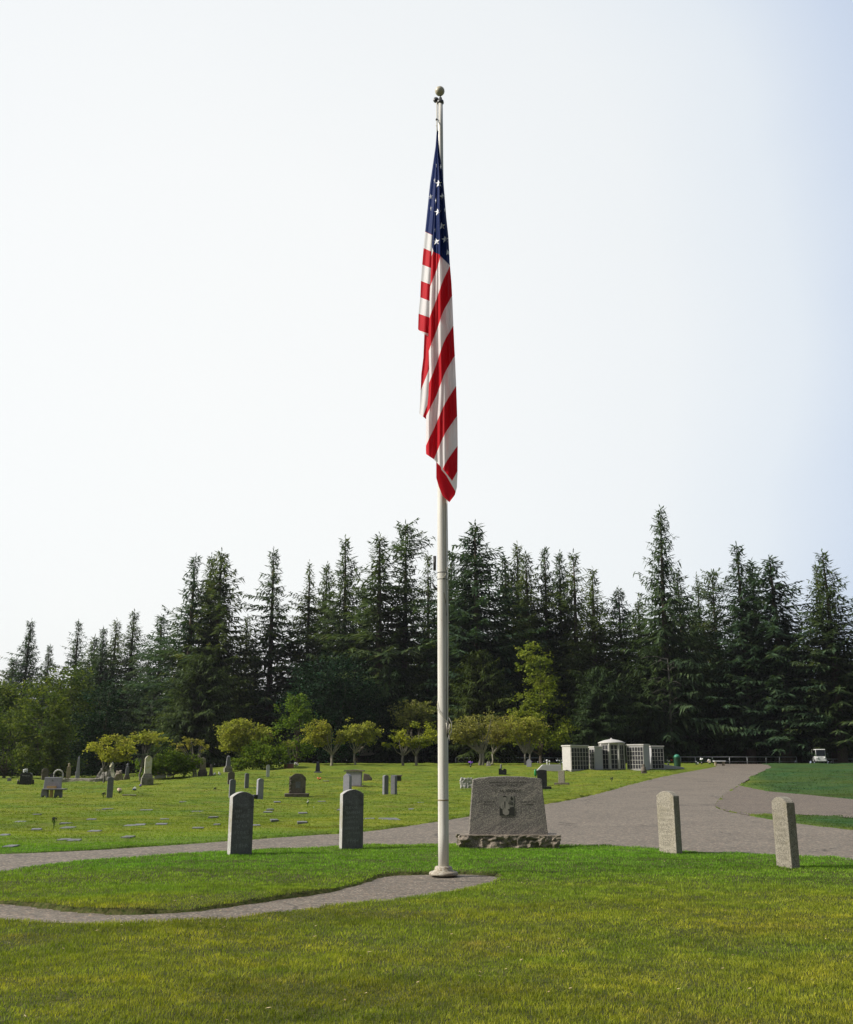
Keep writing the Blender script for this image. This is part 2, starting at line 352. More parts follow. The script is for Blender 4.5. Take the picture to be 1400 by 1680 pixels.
# turf
def turf(name, blades):
    m, t, p, o = newmat(name); v = vecs(t); vl = vecs(t, (.55, 1.0, 1.0))
    big = map_(t, nz_(t, .32, 4, vl, .6, .3), .36, .64); mid = map_(t, nz_(t, 1.5, 4, vl, .65), .38, .62)
    col = mix_(t, big, (.262, .278, .026), (.158, .230, .024))
    col = mix_(t, mid, col, mix_(t, big, (.335, .310, .034), (.220, .262, .028)))
    brown = map_(t, nz_(t, .9, 5, vl, .7, .5), .57, .70, 0, .75)
    col = mix_(t, brown, col, (.31, .245, .06))
    sx = N(t, 'ShaderNodeSeparateXYZ'); t.links.new(v, sx.inputs[0])
    near_crest = map_(t, sx.outputs['Y'], 10.5, 15.5)        # lush strip along the road, as watered there
    isl = map_(t, sx.outputs['Y'], 24, 18); ms = N(t, 'ShaderNodeMath', operation='MULTIPLY'); t.links.new(near_crest, ms.inputs[0]); t.links.new(isl, ms.inputs[1])
    m5 = N(t, 'ShaderNodeMath', operation='MULTIPLY'); t.links.new(ms.outputs[0], m5.inputs[0]); m5.inputs[1].default_value = .85
    col = mix_(t, m5.outputs[0], col, (.125, .285, .028))
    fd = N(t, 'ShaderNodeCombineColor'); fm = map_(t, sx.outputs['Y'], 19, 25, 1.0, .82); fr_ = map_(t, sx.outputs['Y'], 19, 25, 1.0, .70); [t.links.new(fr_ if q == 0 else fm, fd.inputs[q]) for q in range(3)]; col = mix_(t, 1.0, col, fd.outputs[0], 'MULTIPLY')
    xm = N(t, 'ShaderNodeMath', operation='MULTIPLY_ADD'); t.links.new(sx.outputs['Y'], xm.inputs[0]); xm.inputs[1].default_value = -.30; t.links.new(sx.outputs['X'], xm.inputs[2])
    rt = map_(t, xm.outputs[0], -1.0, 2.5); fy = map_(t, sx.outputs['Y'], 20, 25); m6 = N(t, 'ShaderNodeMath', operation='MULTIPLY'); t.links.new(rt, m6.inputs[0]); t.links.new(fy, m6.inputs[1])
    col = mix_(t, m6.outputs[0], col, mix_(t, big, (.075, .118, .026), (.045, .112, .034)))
    dk = map_(t, nz_(t, .8, 5, vecs(t, (.35, 1.0, 1.0)), .7, .4), .38, .50, .68, 1.0)
    dm = N(t, 'ShaderNodeCombineColor'); [t.links.new(dk, dm.inputs[q]) for q in range(3)]; col = mix_(t, 1.0, col, dm.outputs[0], 'MULTIPLY')
    if blades:
        at = N(t, 'ShaderNodeAttribute'); at.attribute_name = 'v'
        col = mix_(t, 1.0, col, ramp_(t, at.outputs['Fac'], [(0, (.48, .56, .50)), (.5, (1.05, 1.07, 1.0)), (.85, (1.65, 1.58, 1.4)), (1, (2.4, 2.0, 1.8))]), 'MULTIPLY')
        t.links.new(col, p.inputs['Base Color']); p.inputs['Roughness'].default_value = .6; p.inputs['Specular IOR Level'].default_value = .15
        tr = N(t, 'ShaderNodeBsdfTranslucent'); mx = N(t, 'ShaderNodeMixShader'); mx.inputs[0].default_value = .35
        t.links.new(mix_(t, 1.0, col, (1.3, 1.4, .6), 'MULTIPLY'), tr.inputs[0])
        t.links.new(p.outputs[0], mx.inputs[1]); t.links.new(tr.outputs[0], mx.inputs[2]); t.links.new(mx.outputs[0], o.inputs[0])
    else:
        col = mix_(t, map_(t, sx.outputs['Y'], 22, 16), col, mix_(t, map_(t, nz_(t, 30, 3, v), .4, .6), (.055, .075, .016), (.100, .095, .034)))
        f = nz_(t, 9, 4, vl, .7); col = mix_(t, map_(t, f, .35, .6), mix_(t, 1.0, col, (.55, .55, .55), 'MULTIPLY'), col)
        t.links.new(col, p.inputs['Base Color']); p.inputs['Roughness'].default_value = .95; p.inputs['Specular IOR Level'].default_value = .1
        bump_(t, p, nz_(t, 7, 5, v, .7), .8, .06)
    return m
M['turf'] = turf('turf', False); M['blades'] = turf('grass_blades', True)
# asphalt with exposed aggregate
def asphalt(name, c1, c2, sp=70):
    m, t, p, o = newmat(name); v = vecs(t)
    col = mix_(t, map_(t, nz_(t, .5, 4, v), .35, .65), c1, c2)
    vo = N(t, 'ShaderNodeTexVoronoi'); vo.inputs['Scale'].default_value = sp; t.links.new(v, vo.inputs['Vector'])
    hs = N(t, 'ShaderNodeSeparateColor'); t.links.new(vo.outputs['Color'], hs.inputs[0])
    col = mix_(t, map_(t, hs.outputs[0], .72, .9, 0, .8), col, (.32, .26, .20)); col = mix_(t, map_(t, hs.outputs[1], .72, .9, 0, .7), col, (.06, .052, .048))
    col = mix_(t, map_(t, hs.outputs[2], .85, .95, 0, .5), col, (.26, .16, .10))
    md = map_(t, nz_(t, 7, 4, v, .75), .36, .64, .80, 1.22); mc = N(t, 'ShaderNodeCombineColor'); [t.links.new(md, mc.inputs[q]) for q in range(3)]; col = mix_(t, 1.0, col, mc.outputs[0], 'MULTIPLY')
    st_ = map_(t, nz_(t, .9, 5, v, .6, .8), .60, .72, 0, .45); col = mix_(t, st_, col, (.07, .058, .045))
    ck = N(t, 'ShaderNodeTexVoronoi'); ck.feature = 'DISTANCE_TO_EDGE'; ck.inputs['Scale'].default_value = .28
    wv = N(t, 'ShaderNodeVectorMath', operation='ADD'); t.links.new(v, wv.inputs[0]); n3 = N(t, 'ShaderNodeTexNoise'); n3.inputs['Scale'].default_value = 1.1; n3.inputs['Detail'].default_value = 5; t.links.new(v, n3.inputs['Vector']); t.links.new(n3.outputs['Color'], wv.inputs[1]); t.links.new(wv.outputs[0], ck.inputs['Vector'])
    cm = N(t, 'ShaderNodeMath', operation='MULTIPLY'); t.links.new(map_(t, ck.outputs['Distance'], .012, .004, 0, .7), cm.inputs[0]); t.links.new(map_(t, nz_(t, .35, 2, v), .50, .56), cm.inputs[1]); col = mix_(t, cm.outputs[0], col, (.035, .03, .022))
    t.links.new(col, p.inputs['Base Color']); p.inputs['Roughness'].default_value = .85
    bump_(t, p, vo.outputs['Distance'], .6, .01); return m
M['road'] = asphalt('road_asphalt', (.168, .143, .108), (.124, .106, .081), 30); M['road_dark'] = asphalt('side_road_asphalt', (.125, .100, .074), (.10, .08, .060), 32)
M['path'] = asphalt('path_asphalt', (.155, .130, .096), (.112, .094, .070), 45)

# ------------------------------------------------------------------ ground, road, path
def gp(l, ymax=104): return [tuple(G(x, y, ymax)[:2]) for x, y in l]
def extend(poly): return poly
path_px = [(-260, 1452), (-120, 1462), (0, 1476), (60, 1482), (110, 1489), (200, 1494.5), (300, 1491), (360, 1484), (430, 1474), (500, 1464), (550, 1457), (600, 1443), (625, 1434), (660, 1430.5), (740, 1429), (800, 1430.5), (833, 1436),
           (818, 1445), (770, 1458), (700, 1468), (620, 1478), (540, 1487), (480, 1495), (400, 1504), (300, 1511), (200, 1514), (100, 1513), (0, 1511), (-120, 1502), (-260, 1490)]
road_px = [(-500, 1420), (0, 1400), (100, 1396), (200, 1391), (330, 1382), (500, 1370), (600, 1364), (680, 1353), (740, 1343), (830, 1331), (895, 1319), (960, 1307), (1040, 1285), (1100, 1271), (1160, 1261), (1180, 1256.5),
           (1274, 1256.5), (1240, 1270), (1213, 1288), (1188, 1303), (1171, 1322), (1190, 1330), (1230, 1337), (1270, 1345), (1330, 1353), (1400, 1361), (1700, 1396), (1900, 1470), (1400, 1409), (1270, 1403), (1200, 1400), (1120, 1395), (1077, 1391), (1000, 1388), (920, 1386),
           (750, 1386), (700, 1386), (560, 1388), (470, 1391), (369, 1396), (300, 1400), (180, 1408), (75, 1419), (0, 1430), (-500, 1480)]
side_px = [(1213.5, 1288.3), (1260, 1298), (1330, 1304), (1400, 1311), (1700, 1330), (1700, 1368), (1400, 1341), (1300, 1335), (1229, 1336.8), (1190, 1329.7), (1171.5, 1321.8), (1188.5, 1303.2)]
PATH = gp(path_px); ROAD = gp(road_px); SIDE = gp(side_px)
# carry the road on over the crest
i1 = 15; a, b = Vector(ROAD[i1]), Vector(ROAD[i1 + 1])
ROAD = ROAD[:i1 + 1] + [(a.x + 9, 128.0), (b.x + 9, 128.0)] + ROAD[i1 + 1:]
def smooth(poly, it=2, keep=()):
    for _ in range(it):
        q = []
        for i in range(len(poly)):
            a, b = poly[i], poly[(i + 1) % len(poly)]
            q += [(a[0] * .75 + b[0] * .25, a[1] * .75 + b[1] * .25), (a[0] * .25 + b[0] * .75, a[1] * .25 + b[1] * .75)]
        poly = q
    return poly
def rag(poly, step, amp, seed):
    rnd = random.Random(seed); q = []
    for i in range(len(poly)):
        a, b = Vector(poly[i]), Vector(poly[(i + 1) % len(poly)]); L = (b - a).length; n = max(1, int(L / step))
        for k in range(n):
            p = a.lerp(b, k / n); s = min(1, p.y / 30) * 1.6 + .5
            q.append((p.x + rnd.uniform(-amp, amp) * s, p.y + rnd.uniform(-amp, amp) * s))
    return q
PATH = rag(smooth(PATH, 2), .12, .022, 1); ROADS = rag(smooth(ROAD, 1), .4, .03, 2); SIDES = rag(SIDE, .5, .02, 3)
def paved(X, Y):
    X = np.asarray(X, float); Y = np.asarray(Y, float); r = np.zeros(X.shape, bool)
    for P in (PATH, ROADS, SIDES):
        xs = [p[0] for p in P]; ys = [p[1] for p in P]
        m = (X > min(xs)) & (X < max(xs)) & (Y > min(ys)) & (Y < max(ys))
        r[m] |= inpoly(X[m], Y[m], P)
    return r
def bumps(X, Y):
    f = (vn(X * .55 + 3, Y * .9) - .5) * .05 + (vn(X * 1.5, Y * 2.6 + 9) - .5) * .045
    n = (vn(X * .9, Y * .9) - .5) * .03 + (vn(X * 3.1, Y * 3.1 + 9) - .5) * .022
    k = ss(19, 26, Y)
    return n * (1 - k) + f * k * (1.6 + 1.2 * ss(30, 60, Y))
def ground_z(X, Y, pv=None):
    pv = paved(X, Y) if pv is None else pv
    return Hs(X, Y) + np.where(pv, -.11, bumps(X, Y) * (np.abs(Y) < 150))
def lines(segs):
    r = []
    for a, b, s in segs: r += list(np.arange(a, b, s))
    return np.array(r + [segs[-1][1]])
xs = lines([(-900, -300, 100), (-300, -90, 10), (-90, -45, 1.2), (-45, -11, .4), (-11, 11, .11), (11, 30, .3), (30, 90, 1.2), (90, 300, 10), (300, 900, 100)])
ys = lines([(-60, -4, 4), (-4, 4, .5), (4, 19, .11), (19, 50, .22), (50, 110, .5), (110, 200, 5), (200, 900, 50)])
XX, YY = np.meshgrid(xs, ys); ZZ = ground_z(XX, YY)
nx, ny = len(xs), len(ys); idx = np.arange(nx * ny).reshape(ny, nx)
FF = np.stack([idx[:-1, :-1], idx[:-1, 1:], idx[1:, 1:], idx[1:, :-1]], -1).reshape(-1, 4)
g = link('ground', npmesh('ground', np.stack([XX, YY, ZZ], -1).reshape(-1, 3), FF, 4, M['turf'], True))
tag(g, kind='structure')
def overlay(name, poly, mat, step, lift):
    xs_ = [p[0] for p in poly]; ys_ = [p[1] for p in poly]; pts = [Vector(p) for p in poly]; n = len(pts)
    X, Y = [], []; y = min(ys_)
    gx, gy = [], []
    while y < max(ys_):
        s = max(step, y * .02); x = max(min(xs_), -1.0 * y - 12); xe = min(max(xs_), 1.0 * y + 12)
        while x < xe: gx.append(x); gy.append(y); x += s
        y += s
    m = inpoly(np.array(gx), np.array(gy), poly)
    pts += [Vector((gx[i], gy[i])) for i in np.nonzero(m)[0]]
    vo, e, f, _, _, _ = delaunay_2d_cdt(pts, [], [list(range(n))], 1, 1e-5)
    P = np.array([tuple(v) for v in vo]); z = Hs(P[:, 0], P[:, 1]) + lift
    me = bpy.data.meshes.new(name); me.from_pydata([(a, b, c) for (a, b), c in zip(P, z)], [], [list(q) for q in f]); me.materials.append(mat)
    if len(me.polygons) and me.polygons[0].normal.z < 0: me.flip_normals()
    o = link(name, me); tag(o, kind='structure'); return o
overlay('path', PATH, M['path'], .5, -.045)
overlay('road', ROADS, M['road'], .8, -.018)
overlay('side_road', SIDES, M['road_dark'], .8, -.013)

# ------------------------------------------------------------------ grass blades
rng = np.random.default_rng(5)
def blades(name, zones, label, seed):
    Vs, Fs, As = [], [], []; base = 0
    for (y0, y1, dens, L0, L1, wd, lean) in zones:
        hw = lambda y: .49 * y + 3.4
        area = (hw(y0) + hw(y1)) * (y1 - y0); n = int(area * dens)
        Y = rng.uniform(y0, y1, int(n * 1.3)); X = rng.uniform(-1, 1, len(Y)) * hw(y1); k = np.abs(X) < hw(Y)
        X, Y = X[k], Y[k]
        keep = vn(X * 2.3, Y * 2.3) * .6 + rng.random(len(X)) * .8 > .35; X, Y = X[keep], Y[keep]
        keep = ~paved(X, Y); X, Y = X[keep], Y[keep]
        Z = ground_z(X, Y, np.zeros(len(X), bool)) - .006
        n = len(X); a = rng.uniform(0, 2 * PI, n); cf = 1.0 if y0 < 19 else .35
        L = rng.uniform(L0, L1, n) * (.62 + .45 * vn(X * 1.7, Y * 1.7) + .35 * vn(X * 8, Y * 8 + 50))
        w = wd * rng.uniform(.6, 1.2, n)
        la = rng.uniform(0, 2 * PI, n); lm = np.abs(rng.normal(0, lean, n)) * L
        lx, ly = np.cos(la) * lm, np.sin(la) * lm
        wx, wy = np.cos(a) * w / 2, np.sin(a) * w / 2
        P0 = np.stack([X - wx, Y - wy, Z], -1); P1 = np.stack([X + wx, Y + wy, Z], -1)
        P2 = np.stack([X + wx * .8 + lx * .35, Y + wy * .8 + ly * .35, Z + L * .6], -1); P3 = np.stack([X - wx * .8 + lx * .35, Y - wy * .8 + ly * .35, Z + L * .6], -1)
        P4 = np.stack([X + lx, Y + ly, Z + L * .95], -1)
        V = np.stack([P0, P1, P2, P3, P4], 1).reshape(-1, 3)
        i = np.arange(n) * 5 + base
        Fs.append(np.concatenate([np.stack([i, i + 1, i + 2], -1), np.stack([i, i + 2, i + 3], -1), np.stack([i + 3, i + 2, i + 4], -1)]))
        Vs.append(V); As.append(np.repeat(np.clip((.60 * rng.random(n) + .55 * vn(X * 9 * cf, Y * 9 * cf) - .08) if cf == 1 else (.36 + .28 * rng.random(n)), 0, 1), 5)); base += n * 5
    me = npmesh(name, np.concatenate(Vs), np.concatenate(Fs), 3, M['blades'])
    at = me.attributes.new('v', 'FLOAT', 'POINT'); at.data.foreach_set('value', np.concatenate(As).astype(np.float32))
    o = link(name, me); tag(o, label, 'grass', kind='stuff'); return o
blades('lawn_grass', [(5.4, 8.5, 5600, .020, .038, .0042, .6), (8.5, 13, 3600, .020, .038, .0052, .6), (13, 19.5, 1700, .022, .038, .008, .5)],
       'short green and yellowish lawn grass in the foreground round the flagpole path', 1)
blades('field_grass', [(19.5, 30, 330, .02, .036, .016, .8), (30, 48, 90, .022, .040, .030, .8), (48, 78, 24, .028, .048, .055, .8)],
       'mown yellow green grass of the burial field beyond the road', 2)

# dry clippings and small fallen leaves lying on the turf
n = 420; Y = rng.uniform(5.6, 19, n); X = rng.uniform(-1, 1, n) * (.46 * Y + 1); a = rng.uniform(0, 6.28, n); L = rng.uniform(.015, .05, n); w = np.where(rng.random(n) < .55, .003, .014)
Z = Hs(X, Y) + np.where(paved(X, Y), -.030, .034); c_, s_ = np.cos(a) * L / 2, np.sin(a) * L / 2; u_, v_ = -np.sin(a) * w / 2, np.cos(a) * w / 2
V = np.stack([np.stack([X - c_, Y - s_, Z], -1), np.stack([X + u_, Y + v_, Z + .004], -1), np.stack([X + c_, Y + s_, Z + .006], -1), np.stack([X - u_, Y - v_, Z + .002], -1)], 1).reshape(-1, 3)
M['litter'] = stone('dry_litter', (.50, .40, .20), (.34, .22, .10), None, 30, bump=0)
tag(link('leaf_litter', npmesh('leaf_litter', V, np.arange(n * 4).reshape(n, 4), 4, M['litter'])), 'dry clippings and small fallen leaves scattered on lawn and path', 'leaf litter', kind='stuff')

# ------------------------------------------------------------------ trees
def setv(me, n, per, seed):
    at = me.attributes.new('v', 'FLOAT', 'POINT'); r = np.random.default_rng(seed)
    at.data.foreach_set('value', np.repeat(r.random(n), per).astype(np.float32))
def conifer_mesh(seed, h=28.0, Rm=4.1, cs=.08, ragged=.3, droop=.25, power=.8, dens=1.0, style='', mat='conifer', ks=1.0):
    r = random.Random(seed); kites = []
    ph = r.uniform(0, 6); leanx, leany = r.uniform(-.25, .25), r.uniform(-.25, .25)
    def axis(z): t = z / h; return Vector((leanx * t * t * 1.6 + .12 * math.sin(3 * t + ph), leany * t * t, z))
    def kite(p, d, L, w, dr):
        L *= ks; w *= ks; d = d.normalized(); s = d.cross(Vector((0, 0, 1)));
        if s.length < .05: s = Vector((1, 0, 0))
        s.normalize(); s = (s + Vector((r.uniform(-.5, .5), r.uniform(-.5, .5), r.uniform(-.7, .7)))).normalized()
        m = p + d * L * .45 + Vector((0, 0, -dr * L * .2)); e = p + d * L + Vector((0, 0, -dr * L))
        kites.extend([p, m + s * w * .5, e, m - s * w * .5])
    z = h * cs; nb = 0; az = r.uniform(0, 6)
    while z < h * .985:
        t = (z - h * cs) / (h * (1 - cs)); az += 2.4 + r.uniform(-.6, .6)
        if style == 'flat': L = Rm * (.25 + .75 * min(1, (1 - t) * 3.2)) * (1 if (t > .80 or t < .66) else .35) * (.75 if t < .66 else .95)
        elif style == 'spire': L = Rm * ((1 - t) ** 1.25 * 1.25 + .06)
        else: L = Rm * min(1, (1 - t) / .55) ** power * (1 + .25 * (1 - t))
        sec = .72 + .5 * noise.noise(Vector((math.cos(az) * 1.2, math.sin(az) * 1.2, z * .22 + seed * 5)))
        L *= sec * (1 + r.uniform(-ragged, ragged))
        if r.random() < .05 * (1 + ragged * 3): L *= 1.35
        L = max(L, .25 + .1 * r.random())
        if style == 'deadtop' and t > .8:
            L *= .4
        skip = r.random() < ragged * .35 and t < .93
        z += (.070 + .035 * r.random()) * (1 + .4 * (t < .3)) / dens / 1.12 * (h / 28)
        if skip: continue
        p0 = axis(z); up = .45 * t * t - droop * (1 - t) * 1.1 + r.uniform(-.12, .12)
        d = Vector((math.cos(az), math.sin(az), up)).normalized(); side = Vector((-math.sin(az), math.cos(az), 0))
        s = .05 * L + .03
        stp = (.19 + .025 * L) * ks
        while s < L:
            q = s / L; p = p0 + d * s + Vector((0, 0, .10 * L * q * q - .35 * droop * L * q * (1 - q)))
            sl_ = (.24 * L * (1 - q) ** .7 + .26) * r.uniform(.6, 1.3)
            for sg in (-1, 1):
                dd = d * .75 + side * sg * r.uniform(.6, 1.1) + Vector((0, 0, r.uniform(-.35, .12)))
                kite(p, dd, sl_, .11 + .12 * sl_, r.uniform(.05, .45) + droop * .4)
            if r.random() < .45: kite(p + d * .1, d * .4 + side * r.uniform(-.6, .6) + Vector((0, 0, -.9)), .35 + .25 * r.random() + .5 * droop, .16, .2)
            if r.random() < .35: kite(p, d + Vector((0, 0, .5)), .40, .15, -.05)
            s += stp * r.uniform(.7, 1.2)
        kite(p0 + d * (L * .9), d + Vector((0, 0, .15)), .5, .16, .0); nb += 1
    top = axis(h)
    for k in range(5): kite(top + Vector((0, 0, -.25 * k)), Vector((r.uniform(-.3, .3), r.uniform(-.3, .3), 1)), .5, .10, 0)
    V = np.array([tuple(q) for q in kites], np.float32); n = len(V) // 4
    Fc = np.arange(n * 4).reshape(n, 4)
    me = npmesh('crown', V, Fc, 4, M[mat]); setv(me, n, 4, seed)
    tb = MB(); zs = [0, .6, h * .15, h * .35, h * .6, h * .8, h * .97]
    tb.tube([axis(q) - (Vector((0, 0, .5)) if q == 0 else Vector()) for q in zs], [.50, .38, .32, .26, .18, .11, .03], 9)
    for k in range(14):                                          # short dead stubs low on the trunk
        a = r.uniform(0, 6.3); q = r.uniform(.05, .5) * h; L = r.uniform(.8, 2.2); p = axis(q)
        tb.tube([p, p + Vector((math.cos(a) * L * .5, math.sin(a) * L * .5, .02)), p + Vector((math.cos(a) * L, math.sin(a) * L, -.18 * L))], [.045, .03, .008], 4)
    mt = bpy.data.meshes.new('trunk'); mt.from_pydata(tb.v, [], tb.f); mt.materials.append(M['bark'])
    mt.polygons.foreach_set('use_smooth', [True] * len(mt.polygons))
    return me, mt, h, Rm
VAR = {
    'a': conifer_mesh(11, ragged=.22, droop=.20, power=1.05),
    'b': conifer_mesh(12, ragged=.42, droop=.30, power=.95, dens=1.05),
    'c': conifer_mesh(13, ragged=.30, droop=.35, power=.82, dens=1.1),
    'd': conifer_mesh(14, ragged=.48, droop=.18, power=1.15, dens=.92, cs=.12),
    'e': conifer_mesh(15, ragged=.18, droop=.28, power=1.2, dens=1.1, cs=.04),
    'f': conifer_mesh(16, ragged=.35, droop=.10, style='flat', cs=.2, dens=1.0),
    's': conifer_mesh(17, ragged=.45, droop=.45, style='spire', cs=.05, dens=1.0, Rm=6.4),
    't': conifer_mesh(18, ragged=.3, droop=.3, style='deadtop', cs=.1, dens=.8),
    'k': conifer_mesh(19, h=14, Rm=4.2, ragged=.3, droop=.55, power=.5, cs=.10, dens=1.25, mat='cedar', ks=.85),
}
conifer_count = [0]
def conifer(px, top, Y, var, wf, label, group=None, lean=0.0, rz=None, name='conifer_tree'):
    crown, trunk, h0, R0 = VAR[var]
    T = AT(px, top, Y); X = T.x; zb = float(Hs(X, Y)) - .1
    o = empty(name, (X, Y, zb), (conifer_count[0] * 2.399) % 6.28 if rz is None else rz, label, 'tree', group)
    conifer_count[0] += 1
    sz = (T.z - zb) / h0; sx = {'b': 1.58, 'c': 1.62, 'd': 1.50, 's': 1.25, 'k': 1.08}.get(var, 1.42) * wf * (.6 + .4 * sz if sz < 1 else sz ** .5)
    o.scale = (sx, sx, sz); o.rotation_euler[1] = lean
    link('trunk', trunk, o); link('crown', crown, o)
    return o
GC = 'conifers along the far edge of the cemetery'
CON = [
 (22, 1080, 150, 'b', 1.0, 'short ragged conifer at the left edge of the treeline'),
 (51, 1018, 150, 'e', 1.0, 'slim pointed conifer, first to stand clear of the trees at far left'),
 (80, 1058, 148, 'a', .8, 'low conifer just right of the slim pointed one at far left'),
 (129, 1018, 150, 'd', .9, 'sparse narrow conifer with drooping top standing alone on the left'),
 (157, 1043, 146, 'c', .8, 'lowest of the cluster of conifer tops left of centre left'),
 (172, 1029, 140, 'e', .9, 'dense green pointed conifer among four close tops on the left'),
 (193, 1016, 148, 'b', .9, 'bushy topped conifer just left of the tallest top on the left'),
 (218, 1002, 146, 'a', 1.05, 'tallest pointed conifer of the far left cluster'),
 (244, 1062, 150, 'd', .8, 'small conifer in the dip right of the far left cluster'),
 (267, 1008, 138, 'b', 1.05, 'conifer with tip bent left beside the tall twin tree'),
 (319, 911, 118, 'd', 1.0, 'tall thin conifer with a long bare branch reaching left'),
 (348, 910, 122, 'b', .8, 'left stem of the twin topped tall conifer'),
 (364, 903, 118, 'c', 1.05, 'broad tall conifer with full right side, right stem of the twin tops'),
 (405, 1010, 130, 'd', .8, 'short conifer in the gap left of the isolated see-through one'),
 (452, 901, 122, 'd', .98, 'isolated see-through conifer with thin crown and long side branches'),
 (510, 922, 124, 't', .95, 'crooked conifer with dead branch and one sided top'),
 (537, 924, 128, 'b', .85, 'thin conifer between the crooked one and the dense pointed one'),
 (567, 882, 122, 'a', 1.05, 'dense pointed conifer with symmetric narrow cone top'),
 (597, 960, 132, 'c', .8, 'lower conifer filling the gap left of the broad pole side tree'),
 (625, 876, 116, 'b', 1.15, 'broad conifer with gappy crown left of the flagpole'),
 (665, 857, 118, 'f', 1.0, 'flat topped conifer with tufted head above a bare stretch of trunk'),
 (701, 907, 126, 'd', .8, 'conifer whose sparse top shows just left of the flagpole'),
 (739, 903, 124, 'e', .8, 'narrow conifer whose top shows just right of the flagpole'),
 (763, 904, 128, 'b', .8, 'short side top left of the tall conifer right of the flagpole'),
 (781, 857, 114, 'c', 1.2, 'tallest broad spreading conifer right of the flagpole'),
 (828, 912, 124, 'b', .9, 'round headed conifer next to the tall one right of the pole'),
 (848, 891, 124, 'a', .95, 'pointed conifer above the yellow maple, left of its twin'),
 (864, 904, 122, 'b', .9, 'bushy conifer directly above the yellow maple, right of its twin'),
 (893, 897, 124, 'd', .9, 'narrow conifer with its tip curled to the left'),
 (918, 905, 126, 'b', .85, 'middle conifer of three thin curled tops'),
 (943, 905, 122, 'd', 1.0, 'tall gappy conifer, rightmost of three thin tops'),
 (970, 932, 116, 'a', .98, 'regular cone shaped conifer left of the dip in the treeline'),
 (1016, 964, 122, 'c', .95, 'short conifer in the dip above the domed vault'),
 (1047, 985, 118, 'b', .9, 'low conifer at the foot of the tallest spire'),
 (1080, 832, 112, 's', 1.05, 'tallest conifer of all with a ragged drooping spire'),
 (1112, 935, 120, 'b', .9, 'shorter conifer leaning on the right flank of the tallest spire'),
 (1144, 942, 124, 't', .7, 'thin half dead conifer with a bare tip right of the tallest spire'),
 (1168, 937, 118, 'f', .85, 'blunt tufted conifer between the dead tip and the three right peaks'),
 (1206, 893, 112, 'a', 1.1, 'highest of the three right hand conifer peaks'),
 (1232, 918, 116, 'b', .9, 'middle and narrowest of the three right hand conifer peaks'),
 (1265, 912, 110, 'c', 1.15, 'broad dark conifer on the right side of the three peaks'),
 (1290, 1010, 118, 'b', .8, 'short conifer low on the edge of the gap at right'),
 (1338, 925, 112, 'd', .8, 'thin companion top left of the big tree at the right edge'),
 (1349, 905, 108, 'a', 1.15, 'big dark conifer standing apart at the right edge'),
 (1425, 950, 110, 'c', 1.1, 'conifer cut off by the right edge of the picture'),
]
for c in CON: conifer(c[0], c[1], c[2], c[3], c[4], c[5], GC)
ORD = ['zeroth', 'first', 'second', 'third', 'fourth', 'fifth', 'sixth', 'seventh', 'eighth', 'ninth', 'tenth', 'eleventh', 'twelfth', 'thirteenth', 'fourteenth', 'fifteenth', 'sixteenth', 'seventeenth', 'eighteenth', 'nineteenth', 'twentieth']
def nth(k): return ORD[k] if k <= 20 else {2: 'twenty', 3: 'thirty', 4: 'forty'}[k // 10] + '-' + ORD[k % 10] if k % 10 else {3: 'thirtieth', 4: 'fortieth'}[k // 10]
rr = random.Random(77)
for i in range(46):                                             # the wood behind, its tops below the front row
    px = -60 + i * 34 + rr.uniform(-10, 10)
    env = np.interp(px, [0, 60, 130, 220, 300, 340, 450, 560, 700, 860, 960, 1020, 1080, 1200, 1265, 1310, 1350, 1420], [1115, 1090, 1090, 1078, 1070, 1030, 1065, 1030, 1008, 1005, 1030, 1068, 985, 1005, 1020, 1095, 1035, 1035])
    conifer(px, env + rr.uniform(-5, 55), rr.uniform(128, 152), rr.choice('abce'), 1.15, 'dark lower conifer deep in the wood behind the tall front row, %s from the left' % nth(i + 1), 'conifers deep in the wood')
conifer(1075, 1062, 112, 'k', 1.25, 'pale green drooping cedar behind the white vault walls', None, name='cedar_tree')
conifer(1200, 1085, 114, 'k', 1.05, 'low dark cedar above the crest of the road', None, name='cedar_tree')
conifer(1385, 1085, 114, 'k', 1.15, 'cedar with hanging sprays at the right edge above the far lawn', None, name='cedar_tree')
conifer(330, 1075, 108, 'k', 1.2, 'weeping dark cedar below the tall twin topped tree', None, name='cedar_tree')
conifer(640, 1095, 112, 'k', 1.0, 'small dark cedar behind the young trees left of the pole', None, name='cedar_tree')
conifer(790, 1070, 108, 'k', 1.1, 'dense dark cedar behind the olive trees right of the pole', None, name='cedar_tree')
conifer(975, 1095, 108, 'k', 1.1, 'dark cedar between the yellow maple and the vault', None, name='cedar_tree')

